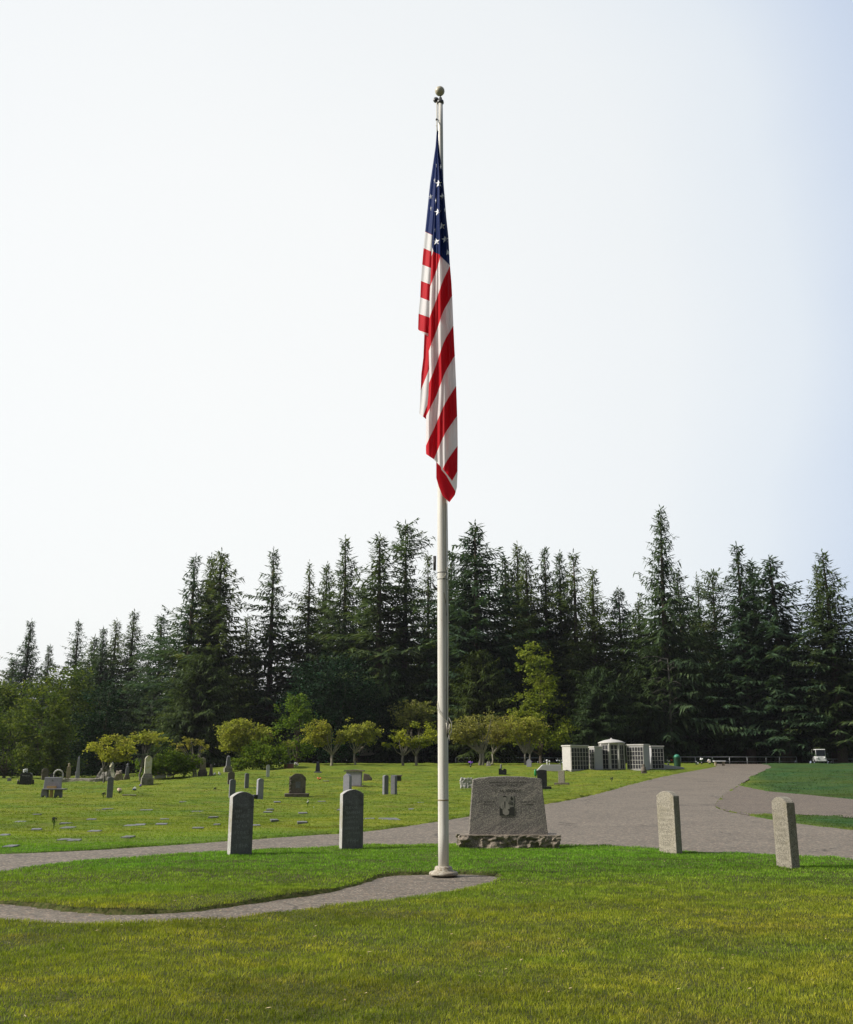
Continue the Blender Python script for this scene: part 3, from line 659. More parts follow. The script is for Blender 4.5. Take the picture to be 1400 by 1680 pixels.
def leafcloud(lobes, n, size, seed, shell=.55, holes=.42, hs=1.3, per=22, cl=None):
    """leaf quads in clumps spread through ellipsoids (centre, radii)"""
    r = np.random.default_rng(seed); vol = np.array([l[1][0] * l[1][2] for l in lobes]); vol /= vol.sum(); C = []
    for (c, rad), w in zip(lobes, vol):
        k = max(6, int(n * w / per)); d = r.normal(size=(k, 3)); d /= np.linalg.norm(d, axis=1)[:, None]
        q = shell * .6 + (1.12 - shell * .6) * r.random(k) ** .55; q *= 1 + .28 * np.abs(r.normal(size=k)) * (q > .75) * (d[:, 2] > -.3)
        P = np.array(c) + d * q[:, None] * np.array(rad)
        P = P[vn(P[:, 0] * hs + seed, P[:, 2] * hs * 1.2 + P[:, 1] * .5) > holes * .8]
        rc = (cl or min(.52, .26 * min(rad))) * r.uniform(.5, 1.5, len(P))
        L = np.repeat(P, per, 0) + r.normal(size=(len(P) * per, 3)) * np.repeat(rc, per)[:, None] * np.array([1, 1, .62])
        C.append(L)
    C = np.concatenate(C); n = len(C); a = r.normal(size=(n, 3)); a /= np.linalg.norm(a, axis=1)[:, None]
    a[:, 2] *= .6; b = np.cross(a, r.normal(size=(n, 3))); b /= np.linalg.norm(b, axis=1)[:, None]
    s = size * r.uniform(.6, 1.3, n)[:, None]
    V = np.stack([C - a * s * .5, C + b * s * .3, C + a * s * .5, C - b * s * .3], 1).reshape(-1, 3)
    return V, np.arange(n * 4).reshape(n, 4)
def broadleaf(name, px_lobes, Y, base, mat, n, size, label, group=None, bark_='bark_pale', trunks=None, seed=0, tr=.12, holes=.42, shell=.5, cat='tree', depth=1.0, extra=None):
    bx, by = base; B = G(bx, by, 118) if by > 1251 else AT(bx, by, Y); B = Vector((AT(bx, by, Y).x, Y, float(Hs(AT(bx, by, Y).x, Y))))
    lobes = []; s = MPP(Vector((B.x, Y, 2)))
    for x, y, rx, ry in px_lobes:
        c = AT(x, y, Y); dy = random.Random(x * 7 + y).uniform(-.3, .3) * rx * s * depth
        lobes.append(((c.x - B.x, dy, c.z - B.z), (rx * s * (1.12 if name == 'ornamental_tree' else 1), (rx + ry) * .5 * s * depth, ry * s)))
    o = empty(name, B, 0, label, cat, group)
    V, Fc = leafcloud(lobes, int(n * 1.25), size, seed + int(bx), shell, holes)
    me = npmesh('crown', V, Fc, 4, M[mat]); setv(me, len(Fc), 4, seed + 3); link('crown', me, o)
    if trunks is not None:
        tb = MB(); r = random.Random(seed + int(bx))
        for (tx, ty) in trunks:
            t0 = AT(tx, ty, Y) - B; foot = Vector((t0.x, 0, -.15))
            near = sorted(lobes, key=lambda l: abs(l[0][0] - foot.x))[:4]
            lowest = min(l[0][2] - l[1][2] for l in near); fork = Vector((foot.x + r.uniform(-.1, .1), 0, max(.3, lowest * .55)))
            tb.tube([foot, foot + Vector((.02, 0, .25)), (foot + fork) * .5 + Vector((r.uniform(-.08, .08), 0, 0)), fork], [tr * 1.5, tr * 1.1, tr, tr * .85], 7)
            for c, rad in near:
                for k in range(3):
                    e = Vector(c) + Vector((r.uniform(-.6, .6) * rad[0], r.uniform(-.6, .6) * rad[1], r.uniform(-.3, .7) * rad[2]))
                    mpt = fork.lerp(e, .5) + Vector((0, 0, -.12 * (e - fork).length + r.uniform(-.1, .1)))
                    tb.tube([fork - Vector((0, 0, .06)), fork.lerp(mpt, .5) + Vector((r.uniform(-.1, .1), 0, 0)), mpt, e], [tr * .6, tr * .45, tr * .32, tr * .08], 5)
        if extra: extra(tb)
        tb.build('trunk', M[bark_], o)
    return o
# low ornamental trees in front of the wood
broadleaf('ornamental_tree', [(168, 1228, 13, 12), (190, 1222, 14, 12), (182, 1240, 20, 10), (203, 1240, 10, 8)], 71, (172, 1272), 'yellow', 2600, .20, 'small thin yellow tree leaning over the grey boulder on the left', None, 'bark_grey', [(171, 1270)], 1, .06, .5)
broadleaf('ornamental_tree', [(228, 1224, 20, 13), (252, 1220, 20, 12), (240, 1215, 16, 10), (265, 1232, 10, 8)], 73, (238, 1272), 'yellow', 4200, .20, 'broad low olive yellow tree above the tall white monument', None, 'bark_grey', [(230, 1270)], 2, .07, .4)
broadleaf('ornamental_tree', [(300, 1224, 14, 9), (318, 1220, 16, 9), (335, 1226, 12, 8)], 74, (322, 1272), 'olive', 900, .18, 'half bare tree with pinkish leaves beside the brown obelisk', None, 'bark_pale', [(322, 1268), (318, 1268)], 3, .07, .6)
broadleaf('ornamental_tree', [(380, 1204, 22, 14), (408, 1203, 26, 15), (432, 1210, 12, 10), (395, 1218, 24, 14), (375, 1222, 14, 10), (402, 1192, 22, 9)], 84, (399, 1258), 'yellow', 7500, .20, 'large round golden tree behind the bushes left of centre', None, 'bark_grey', [(397, 1258)], 4, .10, .38)
broadleaf('ornamental_tree', [(476, 1223, 10, 7), (470, 1220, 6, 5)], 84, (475, 1254), 'yellow', 420, .16, 'tiny twin stemmed tree growing out of the brick planter', None, 'bark_pale', [(474, 1252), (476, 1252)], 5, .035, .4)
broadleaf('ornamental_tree', [(518, 1205, 15, 12), (535, 1196, 16, 12), (548, 1212, 18, 9), (530, 1215, 20, 9), (562, 1207, 12, 9)], 92, (545, 1257), 'yellow', 5200, .20, 'flat crowned yellow tree with forked pale trunk, left of the pair left of the pole', None, 'bark_pale', [(544, 1258)], 6, .12, .40)
broadleaf('ornamental_tree', [(577, 1202, 14, 11), (594, 1197, 17, 12), (608, 1205, 12, 12), (590, 1212, 18, 8)], 92, (583, 1257), 'yellow', 4600, .20, 'flat crowned yellow tree with slender stems in front of the pale shed', None, 'bark_pale', [(583, 1258)], 7, .09, .40)
broadleaf('ornamental_tree', [(668, 1210, 20, 10), (700, 1209, 20, 13), (684, 1198, 22, 11), (650, 1221, 16, 6), (680, 1220, 24, 7)], 93, (682, 1257), 'ygreen', 6800, .20, 'bright yellow green tree nearest the left side of the flagpole', None, 'bark_pale', [(683, 1258), (661, 1258)], 8, .11, .36)
broadleaf('ornamental_tree', [(680, 1170, 26, 16), (695, 1178, 24, 14), (672, 1180, 18, 14)], 108, (684, 1252), 'olive', 3600, .30, 'rounded olive brown tree behind the bright one left of the pole', None, 'bark', [(684, 1252)], 9, .14, .35)
broadleaf('ornamental_tree', [(760, 1200, 18, 14), (782, 1194, 20, 16), (800, 1188, 18, 14), (784, 1210, 24, 10), (756, 1214, 12, 8)], 93, (789, 1256), 'olive', 6800, .19, 'olive yellow tree with thick pale trunks just right of the flagpole', None, 'bark_pale', [(787, 1257), (792, 1257)], 10, .13, .38)
broadleaf('ornamental_tree', [(818, 1202, 18, 14), (832, 1196, 14, 13), (815, 1214, 16, 9)], 96, (810, 1256), 'olive', 3800, .19, 'middle olive yellow tree of the three right of the flagpole', None, 'bark_pale', [(808, 1257)], 11, .09, .40)
broadleaf('ornamental_tree', [(852, 1196, 20, 14), (874, 1200, 20, 15), (862, 1188, 20, 12), (892, 1208, 10, 10), (862, 1214, 22, 8)], 94, (862, 1256), 'yellow', 6400, .19, 'rightmost olive yellow tree before the white vault walls', None, 'bark_pale', [(862, 1257), (869, 1257)], 12, .10, .38)
broadleaf('maple_tree', [(868, 1070, 17, 12), (884, 1084, 18, 12), (862, 1094, 13, 9), (892, 1112, 20, 18), (864, 1152, 18, 12), (896, 1146, 22, 18), (850, 1168, 15, 9), (884, 1180, 26, 14), (908, 1204, 24, 22), (876, 1214, 24, 14)], 102, (888, 1256), 'ygreen', 11000, .26, 'tall yellow green maple rising behind the olive trees right of the pole', None, 'bark', [(888, 1256)], 13, .18, .42)
broadleaf('maple_tree', [(468, 1162, 20, 12), (488, 1152, 16, 10), (495, 1178, 24, 16), (474, 1198, 24, 16), (500, 1208, 24, 20), (484, 1228, 24, 16)], 94, (488, 1256), 'green', 9000, .24, 'green maple with bright upper leaves beside the dark evergreen mass', None, 'bark', [(488, 1256)], 14, .12, .42)
broadleaf('evergreen_tree', [(545, 1120, 48, 34), (520, 1160, 42, 40), (575, 1160, 38, 42), (548, 1205, 54, 44)], 108, (546, 1254), 'darkgreen', 24000, .30, 'very dark dense round evergreen behind the yellow trees left of centre', None, 'bark', [(546, 1254)], 15, .2, .18, .2)
broadleaf('leafy_tree', [(8, 1205, 34, 32), (-14, 1236, 34, 30), (28, 1252, 30, 24), (30, 1178, 26, 18), (-35, 1195, 30, 40)], 93, (6, 1276), 'midgreen', 13000, .26, 'bushy green broadleaf tree at the left edge of the picture', None, 'bark', [(6, 1276)], 16, .15, .60, .55)
broadleaf('leafy_tree', [(62, 1152, 26, 16), (86, 1168, 26, 20), (66, 1192, 32, 24), (92, 1215, 32, 26), (66, 1240, 34, 26), (100, 1254, 26, 18)], 91, (76, 1276), 'midgreen', 16000, .26, 'tall light green broadleaf tree behind the bench on the left', None, 'bark', [(76, 1276)], 17, .15, .62, .55)
broadleaf('leafy_tree', [(168, 1150, 24, 28), (152, 1182, 26, 26), (178, 1200, 24, 28), (146, 1222, 28, 26), (150, 1252, 32, 22)], 97, (160, 1272), 'darkgreen', 14000, .26, 'ivy clad dark tree standing behind the thin grey obelisk', None, 'bark', [(160, 1272)], 18, .15, .50, .5)
broadleaf('leafy_tree', [(115, 1130, 30, 26), (30, 1140, 32, 22), (0, 1160, 30, 26), (122, 1175, 30, 30)], 104, (110, 1268), 'midgreen', 12000, .32, 'darker broadleaf tree showing between the front trees at far left', None, 'bark', [(110, 1268)], 19, .15, .55, .5)
for bx_, lb, nn, mat_, Yb, lab in [((285, 1272), [(262, 1256, 18, 13), (285, 1252, 22, 15), (306, 1256, 18, 13), (240, 1262, 16, 12)], 7000, 'green', 74, 'wide leafy green shrub right of the tall white monument'),
                              ((430, 1262), [(415, 1242, 18, 15), (438, 1232, 20, 17), (455, 1244, 14, 14), (430, 1250, 28, 12)], 8000, 'green', 83, 'rounded bright green shrub under the large golden tree'),
                              ((395, 1262), [(392, 1254, 14, 9)], 1200, 'green', 82, 'low tuft of green shrub left of the rounded bright one')]:
    broadleaf('shrub', lb, Yb, bx_, mat_, nn, .17, lab, None, 'bark', [(bx_[0], bx_[1])], 30, .05, .22, .3, 'shrub')
for bx_, lb, nn, lab in [((1250, 1252), [(1215, 1235, 30, 16), (1165, 1225, 30, 24), (1270, 1240, 18, 9)], 4000, 'dark scrub beyond the rail fence where the road tops the rise'),
                         ((720, 1252), [(700, 1236, 40, 20), (640, 1236, 34, 18), (770, 1236, 36, 18)], 5200, 'dark scrub behind the young trees on both sides of the flagpole')]:
    broadleaf('scrub', lb, 118, bx_, 'thicket', nn, .35, lab, None, 'bark', None, 31, .05, .2, .2, 'shrub')
# the dark understory of the wood: nobody could count it
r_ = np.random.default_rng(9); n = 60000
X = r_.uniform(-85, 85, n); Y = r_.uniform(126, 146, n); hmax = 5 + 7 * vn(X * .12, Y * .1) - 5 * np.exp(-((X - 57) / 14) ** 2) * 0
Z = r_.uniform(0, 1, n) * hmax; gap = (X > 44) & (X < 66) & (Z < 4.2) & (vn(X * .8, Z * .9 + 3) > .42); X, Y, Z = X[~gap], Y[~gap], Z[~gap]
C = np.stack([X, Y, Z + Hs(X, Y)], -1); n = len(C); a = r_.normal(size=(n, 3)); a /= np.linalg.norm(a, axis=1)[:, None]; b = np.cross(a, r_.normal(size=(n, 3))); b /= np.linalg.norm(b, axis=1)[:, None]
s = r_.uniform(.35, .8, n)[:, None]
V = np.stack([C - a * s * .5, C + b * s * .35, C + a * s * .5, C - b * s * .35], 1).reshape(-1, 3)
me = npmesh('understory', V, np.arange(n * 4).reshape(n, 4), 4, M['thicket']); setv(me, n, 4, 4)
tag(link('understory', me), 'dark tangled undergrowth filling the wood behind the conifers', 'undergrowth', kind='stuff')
# bare dead tree beside the cedar
B = AT(1106, 1254, 109.5); B.z = float(Hs(B.x, 109.5)); o = empty('dead_tree', B, 0, 'bare grey dead tree with twisted branches beside the pale cedar', 'tree')
tb = MB(); r = random.Random(4); top = Vector((-.4, 0, 12.6)); tb.tube([(0, 0, -.2), (-.1, 0, 4), (.1, 0, 8), (.0, 0, 11.4)], [.17, .14, .09, .04], 7)
for k in range(34):
    z = r.uniform(5, 11.6); sgn = r.choice((-1, 1)); L = r.uniform(1, 3.2); a = Vector((0, 0, z)); e = a + Vector((sgn * L, r.uniform(-1.2, 1.2), r.uniform(-.6, .5)))
    tb.tube([a, a.lerp(e, .4) + Vector((0, 0, .35)), a.lerp(e, .75) + Vector((0, 0, .25)), e], [.05, .04, .025, .01], 4)
tb.build('trunk', M['bark_grey'], o)

# ------------------------------------------------------------------ headstones and monuments
def scale_at(px, base): P = G(px, base); return P, MPP(P)
def round_top(w, h, rise, n=10):
    pts = [(-w / 2, 0), (w / 2, 0)]
    for i in range(n + 1):
        a = i / n; x = w / 2 - w * a; pts.append((x, h - rise + rise * (1 - (2 * a - 1) ** 2)))
    return pts
def worn_text(mb, w, rows, seed, y, mi=0, fill=.85):
    """weathered, unreadable lettering cut in rows: (z, height, fraction of width)"""
    r = random.Random(seed)
    for z, hgt, fr in rows:
        x = -w * fr / 2
        while x < w * fr / 2:
            cw = hgt * r.uniform(.45, .75); k = r.randint(0, 4); th = hgt * .16
            def bar(x0, z0, x1, z1):
                d = Vector((x1 - x0, z1 - z0)).normalized(); nx_, nz2 = -d.y * th / 2, d.x * th / 2
                mb.add([(x0 + nx_, y, z0 + nz2), (x0 - nx_, y, z0 - nz2), (x1 - nx_, y, z1 - nz2), (x1 + nx_, y, z1 + nz2)], [(0, 1, 2, 3)], mi)
            if r.random() < .92:
                bar(x, z, x, z + hgt)
                if k in (0, 2): bar(x, z + hgt, x + cw, z + hgt)
                if k in (0, 3): bar(x, z + hgt * .5, x + cw, z + hgt * .5)
                if k in (1, 3): bar(x + cw, z, x + cw, z + hgt)
                if k == 4: bar(x, z + hgt, x + cw, z)
                if k == 2: bar(x, z, x + cw, z)
            x += cw + hgt * .28
            if r.random() < .12: x += hgt * .5
def headstone(px, base, wpx, hpx, mat, yaw, thick, label, group=None, rise=.06, rows=None, letter=None, lean=0.0, seed=1, bevel=.008, name='headstone'):
    P, s = scale_at(px, base); w, h = wpx * s, hpx * s
    o = empty(name, (P.x, P.y, P.z - .03), R(yaw), label, 'headstone', group); o.rotation_euler[1] = lean
    mb = MB(); mb.prof(round_top(w, h + .03, rise * h), -thick / 2, thick / 2)
    if mat == 'granite': mb.m[2:] = [1] * (len(mb.m) - 2)  # all faces but front and back get the colour with painted-in sunlight
    stn = mb.build('stone', [M[mat], M['sunlit_tint']] if mat == 'granite' else M[mat], o, bevel=bevel)
    if rows:
        tb = MB(); worn_text(tb, w, [(z * h, q * h, f) for z, q, f in rows], seed, -thick / 2 - .0015); tb.build('inscription', M[letter or 'letter_dark'], stn)
    return o
ROWS = [(.80, .035, .35), (.70, .045, .7), (.62, .045, .6), (.54, .04, .7), (.46, .04, .5), (.36, .04, .66), (.28, .035, .55), (.14, .06, .45)]
GV = 'four granite headstones in an arc round the memorial'
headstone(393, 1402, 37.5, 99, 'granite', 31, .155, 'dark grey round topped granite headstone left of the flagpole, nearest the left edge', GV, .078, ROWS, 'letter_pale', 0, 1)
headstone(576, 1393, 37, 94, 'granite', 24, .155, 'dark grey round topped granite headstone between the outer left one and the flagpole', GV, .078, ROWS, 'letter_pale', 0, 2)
headstone(1101, 1399, 39, 97, 'granite_warm', -58, .14, 'pale speckled granite headstone on the grass edge just right of the memorial', GV, .078, ROWS, 'letter_mid', 0, 3)
headstone(1294, 1424, 44, 112, 'granite_warm', -77, .14, 'pale speckled granite headstone at far right, in front of the side road', GV, .078, ROWS, 'letter_mid', 0, 4)

# the memorial stone
P, s = scale_at(834, 1390); mo = empty('memorial_stone', (P.x, P.y, P.z - .02), 0, 'broad veined grey memorial stone with an etched portrait on a rough base', 'memorial')
b = MB(); b.rock(164 * s, .66, 22 * s, 3, .22, 34, taper=.03, fine=1.0, flat=True); b.build('base', M['rough'], mo)
b = MB(); zt = 22 * s; hw0, hw1, hh = 65 * s, 57 * s, 92 * s
pts = [(-hw0, zt - .02), (hw0, zt - .02), (hw1 + .015, zt + hh * .72), (hw1, zt + hh * .955)]
for i in range(1, 12):
    a = i / 12; pts.append((hw1 * (1 - 2 * a), zt + hh * (.955 + .045 * math.sin(PI * a) ** .8) + .004 * math.sin(i * 2.3)))
pts += [(-hw1, zt + hh * .945), (-hw1 - .02, zt + hh * .72)]
b.prof(pts, -.13, .13); slab = b.build('slab', M['memorial'], mo, bevel=.012)
cx, cy = 0, 0
def mp_(px, py): return ((px - 833) * s, zt + (1367 - py) * s)
b = MB(); x0, z1 = mp_(818.5, 1305.5); x1, z0 = mp_(843, 1337.5); b.box(x0, x1, -.133, -.128, z0, z1, 0)
def shp(pl, mi, y=-.1345): b.add([(mp_(x, z)[0], y, mp_(x, z)[1]) for x, z in pl], [tuple(range(len(pl)))[::-1]], mi)
shp([(819, 1323), (826, 1322), (833, 1325), (843, 1323), (843, 1337), (819, 1337)], 1)                         # dark ground
shp([(826.6, 1313.2), (829.4, 1313.2), (829.8, 1314.6), (833.4, 1316), (835, 1321), (836, 1326), (832.6, 1327.5), (824.4, 1327.5), (820.6, 1325), (821.6, 1319), (822.8, 1316), (826.2, 1314.6)], 2, -.1355)                # torso
shp([(825.5, 1307.5), (828, 1306.5), (830.5, 1307.5), (830.7, 1311.5), (828, 1313.6), (825.6, 1311.5)], 2, -.1358)      # face
shp([(825.1, 1308.6), (825.6, 1306.2), (828, 1305.7), (830.6, 1306.3), (831, 1308.8), (828.5, 1307.8)], 1, -.1365)      # hair
shp([(824, 1328), (832, 1327), (835, 1331), (834, 1335), (829, 1337), (824.5, 1334)], 2, -.1360)
shp([(826.9, 1315), (829.2, 1315), (828.6, 1326), (827.4, 1326)], 1, -.1358); shp([(824.4, 1320), (825, 1320), (825.6, 1327), (824.6, 1327)], 1, -.1358)
shp([(838.6, 1306), (842, 1311), (839.5, 1314), (837, 1311)], 1, -.1355)                                       # little flag
for k in range(4): shp([(836.2 - k * .9, 1313 + k * 1.5), (841.6 + (k % 2) * .4, 1316.6 + k * 1.3), (841.2 + (k % 2) * .4, 1317.4 + k * 1.3), (835.8 - k * .9, 1313.8 + k * 1.5)], 1, -.1356)
b.build('portrait', [M['etch'], M['letter_dark'], M['etch_pale']], slab)
tb = MB(); worn_text(tb, 114 * s, [(zt + 81 * s, 2.7 * s, .52), (zt + 76.5 * s, 2.7 * s, .46), (zt + 66.5 * s, 4.3 * s, .42), (zt + 26 * s, 2.2 * s, .2)], 8, -.1315)
worn2 = MB(); worn_text(worn2, 24 * s, [(zt + 50 * s, 2.6 * s, 1), (zt + 46 * s, 2.2 * s, .8)], 12, -.1315)
for (vx, vy, vz) in worn2.v: pass
tb.add([(x + 32 * s, y, z) for x, y, z in worn2.v], worn2.f); tb.add([(x - 35 * s, y, z) for x, y, z in worn2.v], worn2.f)
tb.build('inscription', M['letter_dark'], slab)
P2 = AT(765, 1293, P.y + .2)
def bouquet(name, p, r, cols, label, cat='flowers', n=14, stem=.12, seed=0, base=None):
    o = empty(name, p, 0, label, cat); rd = random.Random(seed); b = MB()
    for k in range(n):
        d = Vector((rd.gauss(0, 1), rd.gauss(0, 1), rd.gauss(0, .7))).normalized() * r * rd.uniform(.4, 1)
        b.ball((d.x, d.y, stem + r * .8 + d.z), r * rd.uniform(.28, .42), 6, rd.randrange(len(cols)))
    b.build('blooms', [M[c] for c in cols], o); b = MB()
    for k in range(7):
        a = rd.uniform(0, 6.3); b.tube([(0, 0, -.02), (math.cos(a) * r * .3, math.sin(a) * r * .3, stem), (math.cos(a) * r * .9, math.sin(a) * r * .9, stem + r * .5)], r * .06, 4)
        b.add([(0, 0, stem * .5), (math.cos(a) * r, math.sin(a) * r, stem), (math.cos(a + .4) * r * 1.1, math.sin(a + .4) * r * 1.1, stem + r * .4)], [(0, 1, 2)])
    b.build('stems', M['stem'], o)
    if base: c = MB(); c.lathe([(r * .35, 0), (r * .5, stem * .8)], 10); c.build('vase', M[base], o)
    return o
# a rough grey stone standing in the field behind the memorial's left shoulder
Pq, sq = scale_at(766, 1294); b = MB(); b.rock(21 * sq, .40, 18 * sq, 6, .16, 14, taper=.1, fine=.8)
o = b.build('fieldstone_marker', M['concrete'], None, (Pq.x, Pq.y, Pq.z - .02)); tag(o, 'rough pale fieldstone marker peeping out left of the memorial stone', 'headstone')

# field headstones (base centre px, width px, height px)
headstone(179.5, 1309, 9.5, 33, 'grey', 18, .22, 'slender grey upright headstone beside the orange bouquet', None, .06)
headstone(379, 1286, 11, 19, 'brown', 15, .20, 'mossy brown headstone behind the taller grey one, left of centre', None, .10)
headstone(380.5, 1310, 9.5, 30, 'grey', 20, .22, 'grey headstone standing right behind the outer left granite stone', None, .05)
headstone(404.5, 1294, 6.5, 24.5, 'grey', 15, .25, 'narrow dark blue grey headstone left of the white one', None, .05)
headstone(426, 1312.5, 9.5, 34, 'lilac', 28, .20, 'narrow white marble headstone with a dark pot at its foot', None, .07)
headstone(439.5, 1274.5, 5.5, 19, 'white', 10, .2, 'small white headstone farther up the rise', None, .08)
headstone(570, 1303, 11, 32, 'lilac', -20, .28, 'weathered white headstone with yellow lichen in front of the capped monument', None, .12)
headstone(632.5, 1305, 7.5, 32, 'grey', 22, .26, 'left of the pair of thin dark headstones left of the pole', None, .05)
headstone(646.5, 1304, 7.5, 31, 'grey', -22, .26, 'right of the pair of thin dark headstones left of the pole', None, .05)
headstone(890, 1292, 16, 28, 'black', -6, .22, 'dark upright headstone showing behind the memorial on its right', None, .04)
headstone(868.5, 1258, 8, 12, 'lilac', -10, .3, 'small grey headstone with flowers under the rightmost olive tree', None, .3)
headstone(15, 1283, 5.5, 6.5, 'grey', 5, .2, 'tiny grey headstone at the far left edge of the field', None, .4)
headstone(73, 1280, 10, 19, 'brown', 25, .3, 'old brown headstone behind the bench', None, .15)
headstone(278, 1275, 7, 11, 'grey', 5, .3, 'small rounded grey headstone in front of the wide green shrub', None, .5)
P, s = scale_at(426, 1312.5); b = MB(); b.lathe([(.09, 0), (.12, .2), (.11, .21)], 10); tag(b.build('flower_pot', M['black'], None, (P.x - 6.5 * s, P.y - .15, P.z)), 'black pot at the foot of the narrow white headstone', 'pot')
# granite bevel marker on a foot
P, s = scale_at(922, 1287); o = empty('headstone', P, R(-12), 'short pale pillar headstone on a wide dark foot, right of the memorial', 'headstone')
b = MB(); b.box(-12 * s, 12 * s, -.3, .3, -.05, 2.5 * s); b.build('base', M['brown'], o, bevel=.01)
b = MB(); b.prof(round_top(10 * s, 22 * s, 1.5 * s), -.16, .16); b.build('stone', M['granite_warm'], o, bevel=.01)
P, s = scale_at(893, 1294); b = MB(); b.box(-13 * s, 11 * s, -.22, .22, -.05, 3.5 * s); tag(b.build('stone_plinth', M['black'], None, (P.x, P.y - .1, P.z), bevel=.01), 'low dark plinth in front of the dark upright headstone', 'plinth')
P, s = scale_at(879.5, 1292); o = empty('grave_vase', (P.x, P.y, P.z), 0, 'green glass lantern on a stake beside the dark headstone', 'lantern')
b = MB(); b.tube([(0, 0, -.05), (0, 0, 18 * s)], .015, 5); b.build('stake', M['dark_metal'], o); b = MB(); b.lathe([(.05, 18 * s), (.075, 20 * s), (.075, 27 * s), (.03, 29 * s)], 10); b.build('globe', M['emerald'], o)
# large ornate dark monument
P, s = scale_at(487.5, 1306.5); o = empty('headstone', P, R(8), 'large dark ornate headstone with carved scroll border and pale plaque', 'headstone')
b = MB(); b.box(-20.5 * s, 19.5 * s, -.30, .30, -.05, 4.5 * s); b.build('base', M['brown'], o, bevel=.02)
b = MB(); w = 13.5 * s; z = 4.5 * s; pts = [(-w, z), (w, z), (w, 30 * s), (w * .80, 32 * s), (w * .62, 34.5 * s), (w * .2, 36 * s), (-w * .2, 36 * s), (-w * .55, 34 * s), (-w * .7, 32 * s), (-w, 31 * s)]
b.prof(pts, -.14, .14)
for k in range(5): b.ball((-w * .82, -.14, z + (3 + k * 5.5) * s), .055, 8, 0, (1, .6, 1))
b.build('stone', M['brown'], o, bevel=.015); b = MB(); b.box(-3 * s, 5 * s, -.148, -.138, 13 * s, 23 * s); b.build('plaque', M['grey'], o)
# lavender grey monument with a dark cap
P, s = scale_at(581, 1292); o = empty('headstone', P, R(-6), 'pale lilac tapered monument under a wide dark cap', 'headstone')
b = MB(); b.box(-17 * s, 17 * s, -.30, .30, -.05, 3 * s); b.build('base', M['brown'], o, bevel=.02)
b = MB(); b.box(-12 * s, 12 * s, -.18, .18, 3 * s, 25 * s, tx=-.02); b.build('stone', M['lilac'], o, bevel=.01)
b = MB(); b.prof([(-16 * s, 25.3 * s), (16 * s, 25.3 * s), (16.5 * s, 27 * s), (0, 28.5 * s), (-16.5 * s, 27 * s)], -.24, .24); b.build('cap', M['brown'], o, bevel=.01)
P, s = scale_at(603, 1281); b = MB(); b.prof([(-7 * s, 0), (8 * s, 0), (7 * s, 5 * s), (2 * s, 10.5 * s), (-6 * s, 12 * s)], -.2, .2); tag(b.build('headstone', M['brown'], None, (P.x, P.y, P.z - .02), bevel=.02), 'slant topped dark headstone right of the capped monument', 'headstone')
P, s = scale_at(652, 1283); o = empty('headstone', P, 0, 'low dark headstone with overhanging top behind the thin pair', 'headstone'); b = MB(); b.box(-6 * s, 6.5 * s, -.16, .16, 0, 9 * s); b.build('stone', M['black'], o); b = MB(); b.box(-10 * s, 8 * s, -.2, .2, 9 * s, 11 * s); b.build('cap', M['brown'], o, bevel=.01)
P, s = scale_at(521.5, 1268.5); o = empty('obelisk', P, 0, 'small black obelisk on a plinth up the rise left of centre', 'monument')
b = MB(); b.box(-5.5 * s, 6 * s, -.28, .28, 0, 2.5 * s); b.build('base', M['grey'], o); b = MB(); b.box(-3.6 * s, 3.6 * s, -.18, .18, 2.5 * s, 17 * s, tx=.06, ty=.06); b.box(-2.4 * s, 2.4 * s, -.12, .12, 17 * s, 18.5 * s, tx=.08, ty=.08); b.build('shaft', M['black'], o)
P, s = scale_at(824, 1271); o = empty('headstone', P, 0, 'black headstone with a small statue above the memorial', 'headstone')
b = MB(); b.prof([(-5.5 * s, 0), (7 * s, 0), (7.5 * s, 8 * s), (4 * s, 9.5 * s), (1 * s, 7 * s), (-2 * s, 9.5 * s), (-5.5 * s, 9.5 * s)], -.14, .14); b.build('stone', M['black'], o)
b = MB(); b.lathe([(.07, 9.4 * s), (.085, 11 * s), (.05, 13 * s), (.07, 14 * s), (.02, 17 * s)], 8, c=(-1.5 * s, 0, 0)); b.build('statue', M['grey'], o)
P, s = scale_at(802, 1257.5); b = MB(); b.rock(9 * s, .4, 8 * s, 9, .2, 8, taper=.5); tag(b.build('boulder', M['mossy'], None, (P.x, P.y, P.z - .02)), 'small pale boulder leaning under the olive trees', 'rock')
# monuments at the left
def obelisk(px, base, hpx, wpx, mat, label, plinth=None, plinth_mat=None, top='point', shaft_t=.75):
    P, s = scale_at(px, base); o = empty('obelisk', (P.x, P.y, P.z - .03), R(20), label, 'monument'); z = 0.0
    for k, (w, h) in enumerate(plinth or []):
        b = MB(); b.box(-w * s / 2, w * s / 2, -w * s / 2, w * s / 2, z, z + h * s, tx=.015 if k else 0, ty=.015 if k else 0); b.build('plinth', M[plinth_mat or mat], o, bevel=.02); z += h * s
    w = wpx * s; H = hpx * s; b = MB(); tp = w * (1 - shaft_t) / 2
    if top == 'point': b.box(-w / 2, w / 2, -w / 2, w / 2, z, H * .92, tx=tp, ty=tp); b.box(-w / 2 + tp, w / 2 - tp, -w / 2 + tp, w / 2 - tp, H * .92, H, tx=w * shaft_t * .46, ty=w * shaft_t * .46)
    elif top == 'round': b.prof([(x, z + q) for x, q in round_top(w, H - z, w * .42, 14)], -w * .35, w * .35)
    elif top == 'urn': b.box(-w / 2, w / 2, -w / 2, w / 2, z, H * .80, tx=tp, ty=tp); b.lathe([(w * .3, H * .80), (w * .18, H * .84), (w * .32, H * .92), (w * .1, H)], 10)
    b.build('shaft', M[mat], o, bevel=.012); return o
